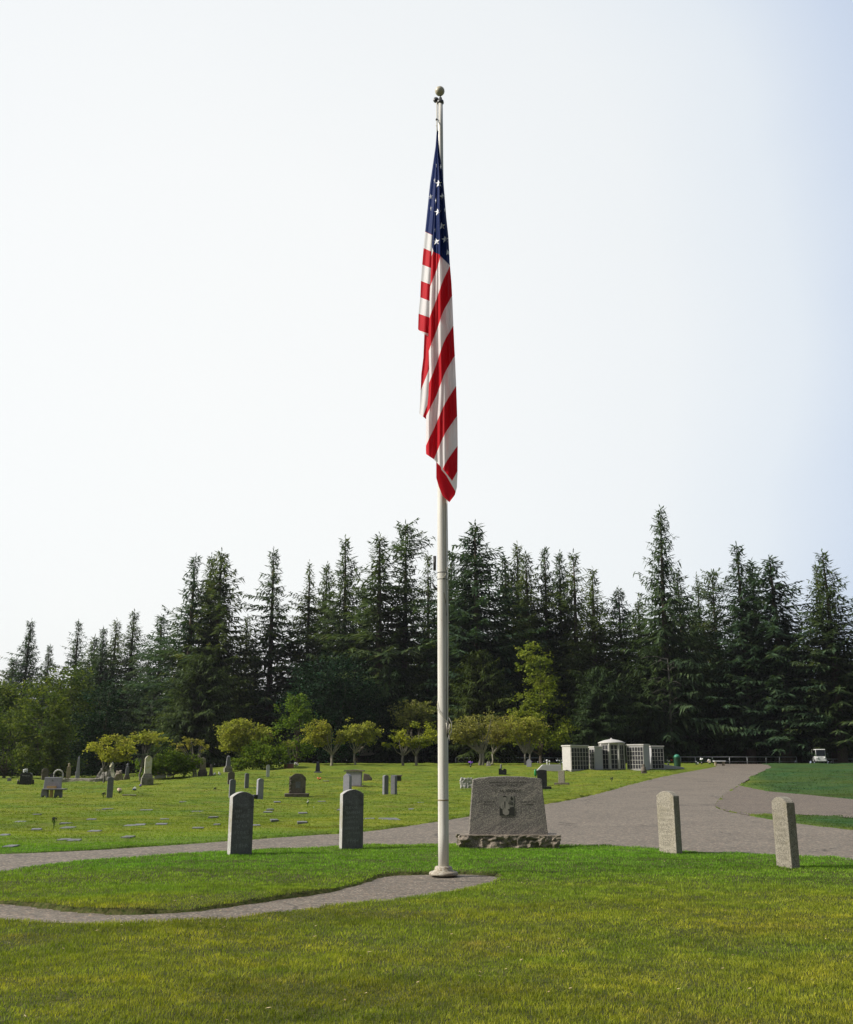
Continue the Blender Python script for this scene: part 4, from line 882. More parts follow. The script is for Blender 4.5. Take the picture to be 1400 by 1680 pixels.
obelisk(241, 1288.5, 48, 11, 'lichen', 'tall white round topped monument with yellow lichen on a stepped plinth', [(19, 13), (16, 3.5), (13.5, 3)], 'mossy', 'round')
obelisk(126.5, 1281, 40, 5.5, 'lilac', 'thin pale grey obelisk rising from the kerbed grave plot', [(8, 4), (7, 11)], None, 'point', .55)
obelisk(111.5, 1281, 29, 6.5, 'tan', 'tan marble monument with small urn left of the thin grey obelisk', [(8, 4)], 'brown', 'urn', .9)
obelisk(208, 1279.5, 27, 6, 'grey', 'narrow dark obelisk between the boulder and the tall white monument', [(9.5, 5), (7.5, 3)], 'brown', 'urn', .8)
obelisk(332, 1274.5, 32, 9, 'tan', 'squat tan brown pillar monument under the half bare tree', [(14, 9), (12, 3)], 'brown', 'point', .85)
obelisk(346, 1274, 20, 6, 'brown', 'short brown pointed monument with white flowers, right of the tan pillar', [(9, 3)], 'brown', 'point', .5)
obelisk(374, 1267.5, 28, 7, 'grey', 'grey obelisk on a carved pale plinth left of the golden tree', [(13, 8), (10, 3)], 'mossy', 'point', .7)
P, s = scale_at(263, 1277); o = empty('headstone', P, R(5), 'dark block headstone on a broad grey base before the green shrub', 'headstone'); b = MB(); b.box(-8.5 * s, 8 * s, -.35, .35, -.05, 7 * s); b.build('base', M['grey'], o, bevel=.02); b = MB(); b.box(-5 * s, 5 * s, -.2, .2, 7 * s, 19 * s, tx=.04, ty=.02); b.build('stone', M['brown'], o, bevel=.02)
# arch monument
P, s = scale_at(95, 1281); o = empty('arch_monument', P, R(10), 'open white stone arch monument behind the bench', 'monument'); b = MB(); pts = [(-7 * s, 0), (-7 * s, 10 * s)] + [(-7 * s * math.cos(a * PI / 10), (10 + 7 * math.sin(a * PI / 10)) * s) for a in range(1, 10)] + [(7 * s, 10 * s), (7 * s, 0)]
for i in range(len(pts) - 1): b.tube([(pts[i][0], 0, pts[i][1]), (pts[i + 1][0], 0, pts[i + 1][1])], .07, 6)
b.build('arch', M['white'], o)
P, s = scale_at(86, 1281); b = MB(); b.prof(round_top(9 * s, 12 * s, 3 * s), -.12, .12); tag(b.build('headstone', M['black'], None, P), 'black headstone in front of the open white arch', 'headstone')
# kerbed plot slab, boulders
P, s = scale_at(128, 1284); b = MB(); b.rock(56 * s, 1.6, 6.5 * s, 5, .22, 18, taper=.04); tag(b.build('grave_kerb', M['granite_warm'], None, (P.x, P.y + .8, P.z - .03)), 'long low pale stone slab under the thin grey obelisk', 'grave slab')
P, s = scale_at(168, 1282); b = MB(); b.rock(30 * s, .8, 18 * s, 15, .22, 14, taper=.55); tag(b.build('boulder', M['mossy'], None, (P.x, P.y + .4, P.z - .03)), 'big mossy boulder right of the kerbed plot', 'rock')
P, s = scale_at(194, 1281.5); b = MB(); b.rock(14 * s, .5, 17 * s, 21, .25, 10, taper=.45); tag(b.build('boulder', M['rough'], None, (P.x, P.y, P.z - .03)), 'brown pointed boulder left of the narrow dark obelisk', 'rock')
P, s = scale_at(176, 1281); b = MB(); b.lathe([(.20, 13 * s), (.22, 14 * s), (.13, 20 * s), (.19, 23 * s), (.10, 26 * s), (.12, 28 * s), (.02, 30 * s)], 9); b.box(-.25, .25, -.2, .2, -.05, 13 * s); o = b.build('statue', M['lichen'], None, (P.x, P.y + .9, P.z)); tag(o, 'small lichen covered white statue standing behind the mossy boulder', 'statue')
# black granite monument with vases
P, s = scale_at(42, 1288.5); o = empty('headstone', P, R(6), 'glossy black headstone with side vases and a pale spray on top', 'headstone')
b = MB(); b.prof([(-10 * s, 2 * s), (10 * s, 2 * s), (9.5 * s, 17 * s), (6 * s, 20 * s), (-5 * s, 20 * s), (-9 * s, 16 * s)], -.13, .13); b.build('stone', M['black'], o, bevel=.01)
b = MB(); b.box(-13 * s, 13 * s, -.22, .22, -.04, 2 * s); b.build('base', M['black'], o)
tb = MB(); worn_text(tb, 13 * s, [(14 * s, 2.2 * s, .9)], 31, -.1325); tb.build('inscription', M['letter_pale'], o)
for sx in (-1, 1): b = MB(); b.lathe([(.05, 0), (.07, .1), (.045, .18), (.065, .28)], 10, c=(sx * 12 * s, -.05, 2 * s)); b.build('vase', M['black'], o)
bouquet('flower_spray', (P.x - 3 * s, P.y, P.z + 20 * s), .16, ['straw', 'flwhite'], 'pale dried flower spray lying on top of the glossy black headstone', n=12, stem=.0, seed=2)
# bench with a backrest
P, s = scale_at(84, 1308.5); be = empty('memorial_bench', P, R(4), 'grey stone memorial bench with a tall engraved backrest and wooden slat', 'bench')
b = MB(); b.box(-16 * s, 13 * s, .16, .26, 13 * s, 32 * s, tx=.03); brest = b.build('backrest', M['lilac'], be, bevel=.015)
b = MB(); b.box(-13 * s, 27 * s * .85, -.28, .2, 12 * s, 14 * s); b.build('seat', M['grey'], be, bevel=.01)
for x0, x1 in ((-16, -5), (5, 17)):
    b = MB(); w0, w1 = x0 * s, x1 * s; c = (w0 + w1) / 2
    b.prof([(w0, 0), (c - 3 * s, 0), (c - 1.8 * s, 2.6 * s), (c, 3.6 * s), (c + 1.8 * s, 2.6 * s), (c + 3 * s, 0), (w1, 0), (w1 - .02, 12 * s), (w0 + .02, 12 * s)], -.12, .12); b.build('leg', M['grey'], be, bevel=.008)
b = MB(); b.box(-9 * s, 6 * s, .03, .13, 14.2 * s, 18 * s); b.box(-2 * s, 3 * s, -.10, -.02, .3 * s, 11.8 * s); b.build('wooden_slat', M['wood'], be)
tb = MB(); worn_text(tb, 12 * s, [(25 * s, 3.2 * s, .9)], 37, .158); tb.build('inscription', M['letter_dark'], brest)
# flowers
def fl(px, base, rpx, cols, label, n=12, stem=.12, seed=0, basev=None):
    P, s = scale_at(px, base); return bouquet('flower_bouquet', P, rpx * s, cols, label, n=n, stem=stem, seed=seed, base=basev)
fl(196, 1303, 4, ['orange', 'pink', 'pink'], 'orange and cream bouquet beside the slender grey headstone', 16, .10, 1)
fl(169.5, 1309, 3, ['darkleaf'], 'dark withered plant at the foot of the slender grey headstone', 8, .10, 2)
fl(221, 1298, 2.8, ['blue', 'flwhite'], 'blue and white bouquet in the grass below the tall white monument', 10, .05, 3)
fl(230, 1292, 2.2, ['flwhite', 'violet'], 'small pale lavender bouquet nearest the tall white monument', 8, .06, 4)
fl(524, 1281, 3.2, ['orange', 'red'], 'orange red bouquet by a flat marker below the small black obelisk', 10, .04, 5)
fl(772.5, 1259, 3, ['violet'], 'purple bouquet in a dark vase near the far fence right of the pole', 12, .28, 6, 'black')
fl(352, 1273, 3, ['flwhite', 'straw'], 'white flowers spread beside the short brown pointed monument', 10, .03, 7)
fl(360, 1272, 3, ['straw', 'flwhite'], 'cream flowers between the brown monument and the grey obelisk', 9, .03, 8)
fl(421, 1263, 1.8, ['flwhite'], 'tiny white flower ball in front of the bright green shrub', 5, .02, 9)
fl(433, 1263, 1.5, ['flwhite'], 'smaller white flower ball left of the small white headstone', 5, .02, 10)
fl(88, 1360, 4, ['darkleaf'], 'dark withered flowers on a stem in the field at lower left', 9, .18, 11)
fl(352.5, 1297, 2.6, ['darkleaf'], 'dark potted plant alone in the field left of centre', 9, .03, 12)
fl(505, 1325, 2.2, ['straw', 'flwhite'], 'thin pale dried bouquet behind the second granite headstone', 6, .16, 13)
fl(514, 1326, 1.8, ['flwhite', 'straw'], 'tiny cream bouquet lying right of the dried one', 5, .0, 14)
fl(486, 1258.5, 3.5, ['flwhite', 'straw'], 'white flowers right of the brick planter', 9, .10, 15)
fl(1017 - 13, 1283, 2.6, ['darkleaf'], 'small dark plant on the grass before the domed vault', 7, .14, 16)
fl(1144, 1256, 3.2, ['flwhite', 'darkleaf'], 'leaning white wreath left of the white flower pair near the road crest', 11, .12, 17)
fl(1165, 1255.5, 3.2, ['flwhite', 'pink'], 'white and pink bouquet in a dark pot left of the low white bench', 11, .20, 18, 'black')
fl(1152, 1255.5, 3, ['flwhite'], 'white posy on a taller stand near the road crest', 8, .42, 19, 'black')
fl(920, 1257, 3.0, ['flwhite', 'darkleaf'], 'white lily arrangement against the left end of the vault', 9, .35, 20, 'black')
fl(1097, 1257, 3, ['darkleaf', 'flwhite'], 'dark green arrangement right of the vault', 9, .35, 21, 'black')
fl(1114.5 - 12, 1252, 1.8, ['red'], 'tiny red flowers left of the green bin', 6, .25, 22)
fl(872, 1252, 2.0, ['red', 'violet'], 'small red flowers beside the grey headstone under the olive tree', 6, .1, 23)
P, s = scale_at(474, 1261); o = empty('brick_planter', P, 0, 'small red brick planter holding the tiny tree', 'planter'); b = MB(); b.box(-7 * s, 7 * s, -.4, .4, -.05, 7.5 * s); b.build('box', M['brick'], o); b = MB(); b.box(-8 * s, 7.5 * s, -.45, .45, 7.5 * s, 8.5 * s); b.build('rim', M['concrete'], o)
# animal figure beside the planter reads as pale flowers; two lamps on the low wall
for px_, hp, lb in ((898, 7.5, 'taller white solar lamp stake behind the low grey wall'), (902, 6, 'shorter white solar lamp stake behind the low grey wall')):
    P, s = scale_at(px_, 1257); o = empty('garden_lamp', P, 0, lb, 'garden lamp'); b = MB(); b.tube([(0, 0, -.05), (0, 0, hp * s)], .04, 6); b.build('stake', M['white_paint'], o); b = MB(); b.lathe([(.05, hp * s), (.10, hp * s + .03), (.08, hp * s + .12), (.02, hp * s + .16)], 10); b.build('head', M['white_paint'], o)
# flat markers lying in the grass
FM = [(33, 1348, 18), (108, 1353, 20), (112, 1357, 22), (155, 1364.5, 21), (105, 1378, 20), (122, 1379.5, 22), (6, 1372, 16), (165, 1327.5, 16), (178, 1326, 18), (215, 1354, 22), (240, 1329, 22), (325, 1332, 22), (265, 1353, 20), (325, 1358.5, 20), (356, 1353, 12),
      (230, 1353.5, 18), (443, 1329, 12), (450, 1348, 14), (440, 1335, 16), (528, 1316, 14), (497, 1337, 16), (496, 1349.5, 18), (605, 1342, 20), (640, 1346, 34), (675, 1327, 10), (212, 1306, 24), (535, 1282.5, 11), (232, 1294.5, 16), (60, 1338, 14), (300, 1318, 13),
      (560, 1330, 14), (350, 1341, 16), (690, 1316, 13), (455, 1318, 12), (270, 1341, 16), (150, 1346, 16), (60, 1360, 17), (585, 1353, 16), (420, 1357, 15), (18, 1389, 20), (210, 1375, 18)]
ROWN = [(1370, 'in the row nearest the road'), (1350, 'in the second row back from the road'), (1335, 'in the third row back from the road'), (1318, 'in the fourth row back from the road'), (0, 'in the farthest row with flat stones')]
rowof = lambda y: next(k for k, r_w in enumerate(ROWN) if y >= r_w[0])
def fm_label(px, py):
    row = sorted(f[0] for f in FM if rowof(f[1]) == rowof(py) and (f[0], f[1]) not in ((212, 1306), (232, 1294.5), (535, 1282.5)))
    return 'pale flat grave marker, %s from left %s' % (nth(row.index(px) + 1), ROWN[rowof(py)][1])
for i, (px, py, w) in enumerate(FM):
    P, s = scale_at(px, py); ww = min(w * s, 1.3) * .9; b = MB()
    r = random.Random(i); d = .34 if w < 30 else .6
    b.box(-ww / 2, ww / 2, -d / 2, d / 2, -.06, .0)
    zb = float(ground_z(np.array([P.x]), np.array([P.y]))[0])
    dark = (px, py) in ((212, 1306), (232, 1294.5), (535, 1282.5))
    o = b.build('flat_marker', M['brown' if dark else ('marker' if i % 3 else 'grey')], None, (P.x, P.y, zb + .02), bevel=.008); o.rotation_euler = (R(r.uniform(0, 3)), R(r.uniform(-1, 1)), R(r.uniform(-4, 16)))
    if i == 23: tag(o, 'largest flat stone marker, close to the road left of the pole', 'grave marker', 'flat markers in the burial field')
    elif dark: tag(o, {212: 'long dark flat marker beside the orange and cream bouquet', 232: 'dark flat marker beside the pale lavender bouquet', 535: 'dark flat marker beside the orange red bouquet'}[px], 'grave marker', 'flat markers in the burial field')
    else: tag(o, fm_label(px, py), 'grave marker', 'flat markers in the burial field')

# ------------------------------------------------------------------ columbarium
door_cache = {}
def niche_face(o, w, h, cols, rows, M4, z0=.12, frame='panel'):
    """lattice of pale bars with a dark door in each opening, on the plane y=0 facing -y (local to M4)"""
    bar = .028; cw = (w - bar) / cols; rh = (h - bar) / rows; b = MB()
    for i in range(cols + 1): b.box(i * cw - w / 2, i * cw - w / 2 + bar, -.045, -.004, z0, z0 + h, 0, M4)
    for j in range(rows + 1):
        for i in range(cols): b.box(i * cw - w / 2 + bar, (i + 1) * cw - w / 2, -.043, -.004, z0 + j * rh, z0 + j * rh + bar, 0, M4)
    o = b.build('niche_frame', M[frame], o)
    for i in range(cols):
        for j in range(rows):
            key = (round(cw, 3), round(rh, 3))
            if key not in door_cache:
                d = MB(); d.box(-cw / 2 + bar / 2, cw / 2 - bar / 2, -.014, .0, 0, rh - bar); t_ = d.build('niche_door', M['black_niche'], o); door_cache[key] = t_.data
            else: t_ = link('niche_door', door_cache[key], o)
            c = M4 @ Vector((i * cw - w / 2 + bar / 2 + cw / 2, -.003, z0 + j * rh + bar)); t_.location = c; t_.rotation_euler = M4.to_euler()
def vault_block(pxl, pxr, pyb, hpx, yaw, W, D, cols, rows, side_mat, label, other=None):
    """block whose niche face spans pxl..pxr"""
    P, s = scale_at((pxl + pxr) / 2, pyb); h = hpx * s; y = R(yaw)
    W = (pxr - pxl) * s / abs(math.cos(y)) if W is None else W
    o = empty('columbarium_wall', (P.x, P.y, P.z - .05), y, label, 'columbarium', 'granite niche walls of the columbarium')
    b = MB(); b.box(-W / 2, W / 2, 0, D, .1, h); b.build('body', M[side_mat], o, bevel=.01)
    b = MB(); b.box(-W / 2 - .05, W / 2 + .05, -.07, D + .05, h + .002, h + .11); b.build('cap', M['panel'], o, bevel=.015)
    b = MB(); b.box(-W / 2 - .08, W / 2 + .08, -.12, D + .08, -.3, .098); b.build('footing', M['concrete'], o)
    niche_face(o, W - .06, h - .22, cols, rows, Matrix.Identity(4)); return o
vault_block(936, 968.5, 1264.5, 39.5, 30, None, 1.05, 6, 5, 'panel', 'leftmost niche wall with a broad white end panel')
vault_block(969.5, 976, 1263.5, 36.5, -66, None, .72, 2, 5, 'panel_grey', 'second niche wall from the left showing a grey end panel beside the domed tower')
vault_block(1031.5, 1056, 1263.5, 40, -38, None, 1.05, 6, 5, 'panel_grey', 'niche wall just right of the domed tower with a grey end panel')
vault_block(1070, 1091, 1262.5, 36.5, 3, None, .8, 4, 5, 'panel_grey', 'rightmost niche wall facing the camera')
P, s = scale_at(1009.5, 1263.5); o = empty('columbarium_tower', (P.x, P.y + 1.0, P.z - .05), 0, 'domed eight sided niche tower in the middle of the vault walls', 'columbarium')
Rt = 20 * s / math.cos(PI / 8) * .93; h = 43.5 * s; b = MB()
oct_ = lambda r_, z: [(r_ * math.cos(PI / 8 + k * PI / 4), r_ * math.sin(PI / 8 + k * PI / 4), z) for k in range(8)]
def octp(b, r0, r1, z0, z1): b.add(oct_(r0, z0) + oct_(r1, z1), [tuple(range(7, -1, -1)), tuple(range(8, 16))] + [(k, (k + 1) % 8, 8 + (k + 1) % 8, 8 + k) for k in range(8)])
octp(b, Rt, Rt, .1, h); b.build('body', M['panel'], o)
b = MB(); octp(b, Rt * 1.06, Rt * 1.06, -.3, .098); b.build('footing', M['concrete'], o)
b = MB(); b.lathe([(Rt * 1.10, h + .002), (Rt * 1.12, h + .09), (Rt * .97, h + .15), (Rt * .6, h + .27), (Rt * .2, h + .34), (.09, h + .36), (.07, h + .42), (.01, h + .46)], 24); b.build('dome', M['panel'], o)
ap = Rt * math.cos(PI / 8); fw = 2 * Rt * math.sin(PI / 8)
for k in (0, -1, 1, -2, 2):
    ang = k * PI / 4; M4 = Matrix.Rotation(ang, 4, 'Z') @ Matrix.Translation((0, -ap - .002, 0)); niche_face(o, fw * .74, h - .22, 2, 5, M4)
for k in range(8):
    a = PI / 8 + k * PI / 4; b = MB(); b.lathe([(.085, .1), (.075, .2), (.07, h - .12), (.09, h - .002)], 10, c=(Rt * math.cos(a), Rt * math.sin(a), 0)); b.build('column', M['panel'], o)
# low walls
P, s = scale_at(903, 1265); b = MB(); b.prof([(-23 * s, 0), (19 * s, 0), (19 * s, 10.5 * s), (-12 * s, 10.5 * s)], -.25, .25); tag(b.build('low_wall', M['panel_grey'], None, (P.x, P.y + .3, P.z - .03), bevel=.02), 'low grey granite wall with sloped left end, left of the vault', 'wall')
P, s = scale_at(1108, 1262); b = MB(); b.prof([(-17 * s, 0), (16 * s, 0), (15 * s, 3.5 * s), (-17 * s, 8 * s)], -.25, .25); tag(b.build('low_wall', M['panel_grey'], None, (P.x, P.y + .3, P.z - .03), bevel=.02), 'low grey wall sloping down to the green bin, right of the vault', 'wall')
P, s = scale_at(1057, 1270); o = empty('kneeling_statue', (P.x, P.y, P.z), 0, 'small dark statue on a stone before the niche walls', 'statue'); b = MB(); b.rock(9 * s, .4, 4 * s, 8, .15, 6); b.build('base', M['brown'], o); b = MB(); b.lathe([(.20, 3 * s), (.22, 6 * s), (.14, 9 * s), (.17, 11 * s), (.05, 12 * s), (.09, 13.5 * s), (.08, 15 * s), (.01, 16 * s)], 9); b.build('figure', M['brown'], o)
P, s = scale_at(1112, 1258); o = empty('litter_bin', P, 0, 'dark green litter bin with a domed lighter lid by the road', 'bin'); b = MB(); b.lathe([(5 * s, 0), (5.4 * s, 2 * s), (5.4 * s, 14 * s), (5.6 * s, 14.5 * s)], 18); b.build('body', M['green_paint'], o); b = MB(); b.lathe([(5.4 * s, 14.6 * s), (4.8 * s, 17 * s), (3 * s, 19 * s), (.5 * s, 19.6 * s)], 18); b.build('lid', M['green_lid'], o)
P, s = scale_at(1181, 1256); o = empty('stone_bench', (P.x, P.y, P.z), 0, 'low white bench by the rail fence at the top of the road', 'bench'); b = MB(); b.box(-9.5 * s, 9.5 * s, -.25, .25, 6 * s, 7.6 * s); b.build('seat', M['white_paint'], o, bevel=.02)
for x in (-6.5, 6.5): b = MB(); b.box((x - 1.2) * s, (x + 1.2) * s, -.2, .2, -.1, 6 * s); b.build('leg', M['tan'], o)

# ------------------------------------------------------------------ rail fence beyond the crest
def rail_fence(pxs, Y, ytop, label):
    P0 = AT(pxs[0], ytop, Y); o = empty('rail_fence', (P0.x, Y, float(Hs(P0.x, Y))), 0, label, 'fence'); zt = P0.z - o.location.z
    X1 = AT(pxs[-1], ytop, Y).x - P0.x; b = MB(); b.tube([(0, 0, zt), (X1, 0, zt)], .045, 6); b.build('top_rail', M['galv'], o)
    b = MB(); b.tube([(0, 0, zt * .35), (X1, 0, zt * .35)], .02, 5); b.build('lower_rail', M['galv'], o)
    b = MB(); b.tube([(0, 0, -.2), (0, 0, zt + .02)], .05, 6); first = b.build('post', M['galv'], o)
    for x in pxs[1:]:
        c = link('post', first.data, o); c.location = (AT(x, ytop, Y).x - P0.x, 0, 0)
rail_fence([748, 779, 810, 842, 868, 894, 932], 108, 1243.5, 'thin grey rail fence behind the olive trees left of the vault')
rail_fence([1092, 1117, 1141, 1169, 1197, 1226, 1257, 1279, 1307], 108, 1242, 'thin grey rail fence crossing behind the crest of the road')
rail_fence([1355, 1367, 1400, 1430], 108, 1245.5, 'short piece of rail fence at the right behind the white cart')
# cart
P = AT(1345, 1254, 106); P.z = float(Hs(P.x, 106)); s = MPP(P); o = empty('utility_cart', P, R(-8), 'white roofed utility cart parked beyond the lawn at the right', 'cart')
b = MB(); b.prof([(-.55, .25), (.55, .25), (.56, .55), (.45, .78), (-.45, .78), (-.56, .55)], -.9, .5); b.build('body', M['white_paint'], o, bevel=.04)
b = MB(); b.box(-.5, .5, -.95, .95, 1.42, 1.5, tx=.04, ty=.05); b.build('roof', M['white_paint'], o, bevel=.02)
b = MB(); b.box(-.44, .44, -.90, -.88, .80, 1.40); b.build('windscreen', M['glass'], o)
for sx in (-1, 1):
    for y in (-.86, .86): b = MB(); b.tube([(sx * .46, y, .7), (sx * .46, y, 1.43)], .025, 6); b.build('roof_post', M['white_paint'], o)
    for y in (-.6, .75):
        b = MB(); b.lathe([(.22, -.09), (.24, 0), (.22, .09)], 14, M=Matrix.Translation((sx * .5, y, .2)) @ Matrix.Rotation(PI / 2, 4, 'Y')); b.build('wheel', M['tyre'], o)
    b = MB(); b.ball((sx * .36, -.92, .6), .08, 8); b.build('headlight', M['flwhite'], o)
# shed seen between the trunks
P = AT(597, 1254, 112); P.z = float(Hs(P.x, 112)) ; o = empty('shed', P, R(20), 'small shed with a pale roof showing between the trunks left of the pole', 'shed')
b = MB(); b.box(-.9, .9, -.8, .8, -.2, .95); b.build('wall', M['shed'], o); b = MB(); b.prof([(-1.1, .952), (1.1, .952), (.95, 1.1), (.1, 1.95), (-.9, 1.2)], -1, 1); b.build('roof', M['roof'], o)

# ------------------------------------------------------------------ flagpole
PB = G(728, 1433); PB.z = float(Hs(PB.x, PB.y)) - .02
YP = PB.y; pole = empty('flagpole', PB, 0, 'tall tapered cream flagpole with a round ball on top', 'flagpole')
TOP = AT(725.0, 168, YP); Hp = TOP.z - PB.z
rb, rt_ = .0745, .040
b = MB(); prs = [(rb * (1 - max(0, q - .35) / .65) + rt_ * max(0, q - .35) / .65, q * Hp) for q in np.linspace(0, 1, 24)]; b.lathe(prs, 28); shaft = b.build('shaft', M['pole'], pole)
b = MB(); b.lathe([(.200, .0), (.202, .024), (.188, .040), (.155, .048), (.128, .060), (.120, .100), (.108, .112), (.08, .115)], 32); b.build('base_collar', M['collar'], pole)
b = MB(); b.lathe([(rb + .0015, .985), (rb + .003, .99), (rb + .003, 1.0), (rb + .0015, 1.005)], 28); b.build('joint_ring', M['tan'], shaft)
b = MB(); b.lathe([(.042, Hp - .03), (.06, Hp - .01), (.055, Hp + .03), (.03, Hp + .04), (.028, Hp + .09), (.012, Hp + .10), (.012, Hp + .16)], 14); b.box(-.10, -.02, -.02, .02, Hp + .02, Hp + .06)
b.lathe([(.045, -.02), (.05, 0), (.045, .02)], 12, M=Matrix.Translation((-.075, 0, Hp + .05)) @ Matrix.Rotation(PI / 2, 4, 'X')); b.build('pulley_truck', M['grey_metal'], pole)
b = MB(); b.ball((-.01, 0, Hp + .225), .083, 24); b.build('ball_finial', M['ball'], pole)
def L(px, py, dy=0.0): q = AT(px, py, YP + dy); return q - PB
b = MB(); b.tube([L(717, 168, -.02), L(717.2, 197, -.02), L(717, 205, -.1), L(717.5, 216, -.2)], .010, 5); b.tube([L(733.5, 815, -.09), L(735.2, 940, -.10), L(736, 1060, -.10), L(735.6, 1178, -.10)], .007, 5)
b.tube([L(718.4, 1150, -.02), L(718.2, 1163, -.06), L(722, 1170, -.10), L(729, 1178, -.10), L(735, 1184, -.09), L(738, 1190, -.09)], .006, 5)
b.tube([L(735.5, 1176, -.1), L(741, 1186, -.1), L(741, 1200, -.1), L(737.5, 1210, -.09)], .007, 5); b.tube([L(732.5, 1186, -.1), L(734, 1196, -.12), L(733, 1204, -.1), L(737, 1198, -.12), L(738, 1188, -.12)], .008, 5)
b.tube([L(736.5, 1200, -.1), L(737, 1212, -.1), L(738.5, 1216, -.1)], .006, 5); b.tube([L(734.5, 930, -.09), L(731, 944, -.10), L(725, 950, -.09)], .006, 5)
b.build('halyard', M['rope'], pole)
b = MB(); b.tube([L(731, 825, -.1), L(732.2, 960, -.105), L(732.6, 1080, -.105), L(733, 1182, -.105)], .0055, 5); b.tube([L(728.5, 972, -.085), L(731.5, 990, -.10), L(733, 1010, -.1)], .006, 5)
b.build('dark_halyard', M['rope_dark'], pole)
b = MB(); b.tube([L(734.5, 1184, -.07), L(735.2, 1210, -.07)], .012, 6); b.box(*(lambda q: (q.x - .02, q.x + .02, -.09, -.05, q.z - .05, q.z + .05))(L(734.5, 1197))); b.build('cleat', M['dark_metal'], pole)
b = MB(); b.lathe([(.020, 0), (.024, .22)], 8, c=tuple(L(713.4, 936, .02))); b.build('light_fitting', M['dark_metal'], pole)
b = MB(); b.tube([L(709.5, 956, .05), L(712, 962, .03), L(717, 967, 0)], [.012, .018, .016], 6); b.build('bracket', M['dark_metal'], pole)
for yy in (940, 951): q = L(725, yy); b = MB(); b.lathe([(rb + .001, -.006), (rb + .004, 0), (rb + .001, .006)], 24, c=(0, 0, q.z)); b.build('strap', M['dark_metal'], shaft)
b = MB(); b.ball(L(716.8, 196, -.02), .022, 8); b.ball(L(716.9, 206, -.08), .016, 8); b.build('snap_hook', M['dark_metal'], pole)

# ------------------------------------------------------------------ flag, hanging limp in folds
FY = YP - .16
def ip(tab): ysx = [q[1] for q in tab]; xsx = [q[0] for q in tab]; return lambda y: float(np.interp(y, ysx, xsx))
xR = ip([(718.6, 214), (721.5, 250), (726.6, 283), (730, 324), (732.5, 356), (736, 388), (738.2, 431), (741, 463), (742.3, 489), (744.3, 537), (746.8, 589), (749, 637), (750.6, 686), (751.3, 731), (751, 772), (748.5, 800)])
xM = ip([(716.8, 214), (715.8, 250), (715.2, 290), (713.2, 330), (711, 356), (709, 399), (707.4, 441), (705.2, 489), (703.8, 555), (704.0, 587), (704.6, 615), (703, 650), (699.5, 684), (699, 738), (700, 760)])
xL = ip([(716.8, 214), (714.8, 240), (711, 266), (705.7, 302), (702.5, 334), (698, 377), (694, 420), (690.7, 463), (689.8, 487), (686.9, 516), (686, 545)])
V, Fq, As, Ac, mats = [], [], [], [], []
def folds(t, y, k, ph): return .032 * math.sin(2 * PI * k * t + ph + .004 * y) + .016 * math.sin(2 * PI * k * 2.3 * t + 1.7 * ph - .006 * y)
def sheet(nu, nv, fn):
    b0 = len(V)
    for j in range(nv + 1):
        for i in range(nu + 1):
            p, s_, c_ = fn(i / nu, j / nv); V.append(tuple(p)); As.append(s_); Ac.append(c_)
    for j in range(nv):
        for i in range(nu): a = b0 + j * (nu + 1) + i; Fq.append((a, a + 1, a + nu + 2, a + nu + 1))
def yb(t): return float(np.interp(t, [0, .15, .45, .75, 1], [773, 789, 771, 754, 745]))
def dmain(t, y):
    w = min(1, max(.04, (y - 214) / 150)); return FY - w * (.13 * math.sin(PI * (.10 + .82 * t)) - folds(t, y, 2.4, 1.0) - .010 * math.sin(26 * t + y * .01))
def fmain(t, v):
    y = 214 + (yb(t) - 214) * v; x = xR(y) + (xM(y) - xR(y)) * t
    sd_ = 83 + 15 * min(1, max(0, (y - 480) / 200)); wob = 2.2 * math.sin(t * 9 + 1) * (1 - t) * t * 4
    s_ = (y - 436 - sd_ * t ** 1.25 - wob) / 49.3
    cb = float(np.interp(x, [700, 709, 712, 720.7, 723, 738, 760], [402, 405, 413.5, 417, 420, 435, 450])); return AT(x, y, dmain(t, y)), s_, cb - y
sheet(46, 230, fmain)
def fleft(t, v):                                             # the fold turned away on the left: t 0 outer, 1 tucked behind
    yB = 540 + 14 * t ** .8; y = 214 + (yB - 214) * v; x = xL(y) + (xM(y) + 3.0 - xL(y)) * t; w = min(1, max(.04, (y - 214) / 150))
    d = FY + w * (.10 * (1 - t) - .02 * math.sin(PI * t) + .014 * math.sin(9 * t + y * .012)) + .004
    s_ = (y - 7 * t - 380) / 26.9; return AT(x, y, d), s_ + (-1 if False else -1), 379.5 + 7 * t - y
sheet(14, 180, fleft)
xl2 = ip([(690, 470), (694, 520), (696.5, 548), (694.8, 587), (691.4, 614), (690.4, 641), (689.6, 660), (688.3, 679), (690, 690)])
def flow(t, v):                                              # inner fold showing below the left one
    yB = 679 + 11 * t; y = 534 + (yB - 534) * v; x = xl2(y) + (max(xM(y) + 2.5, xl2(y) + 1) - xl2(y)) * t
    d = FY + .01 + .07 * (1 - t) + .014 * math.sin(8 * t + y * .02); s_ = .5 if (y < 641 - 40 * t) else 1.5
    return AT(x, y, d), max(.1, (y - (641 - 44 * t)) / 60 + 1.0), -1
sheet(10, 90, flow)
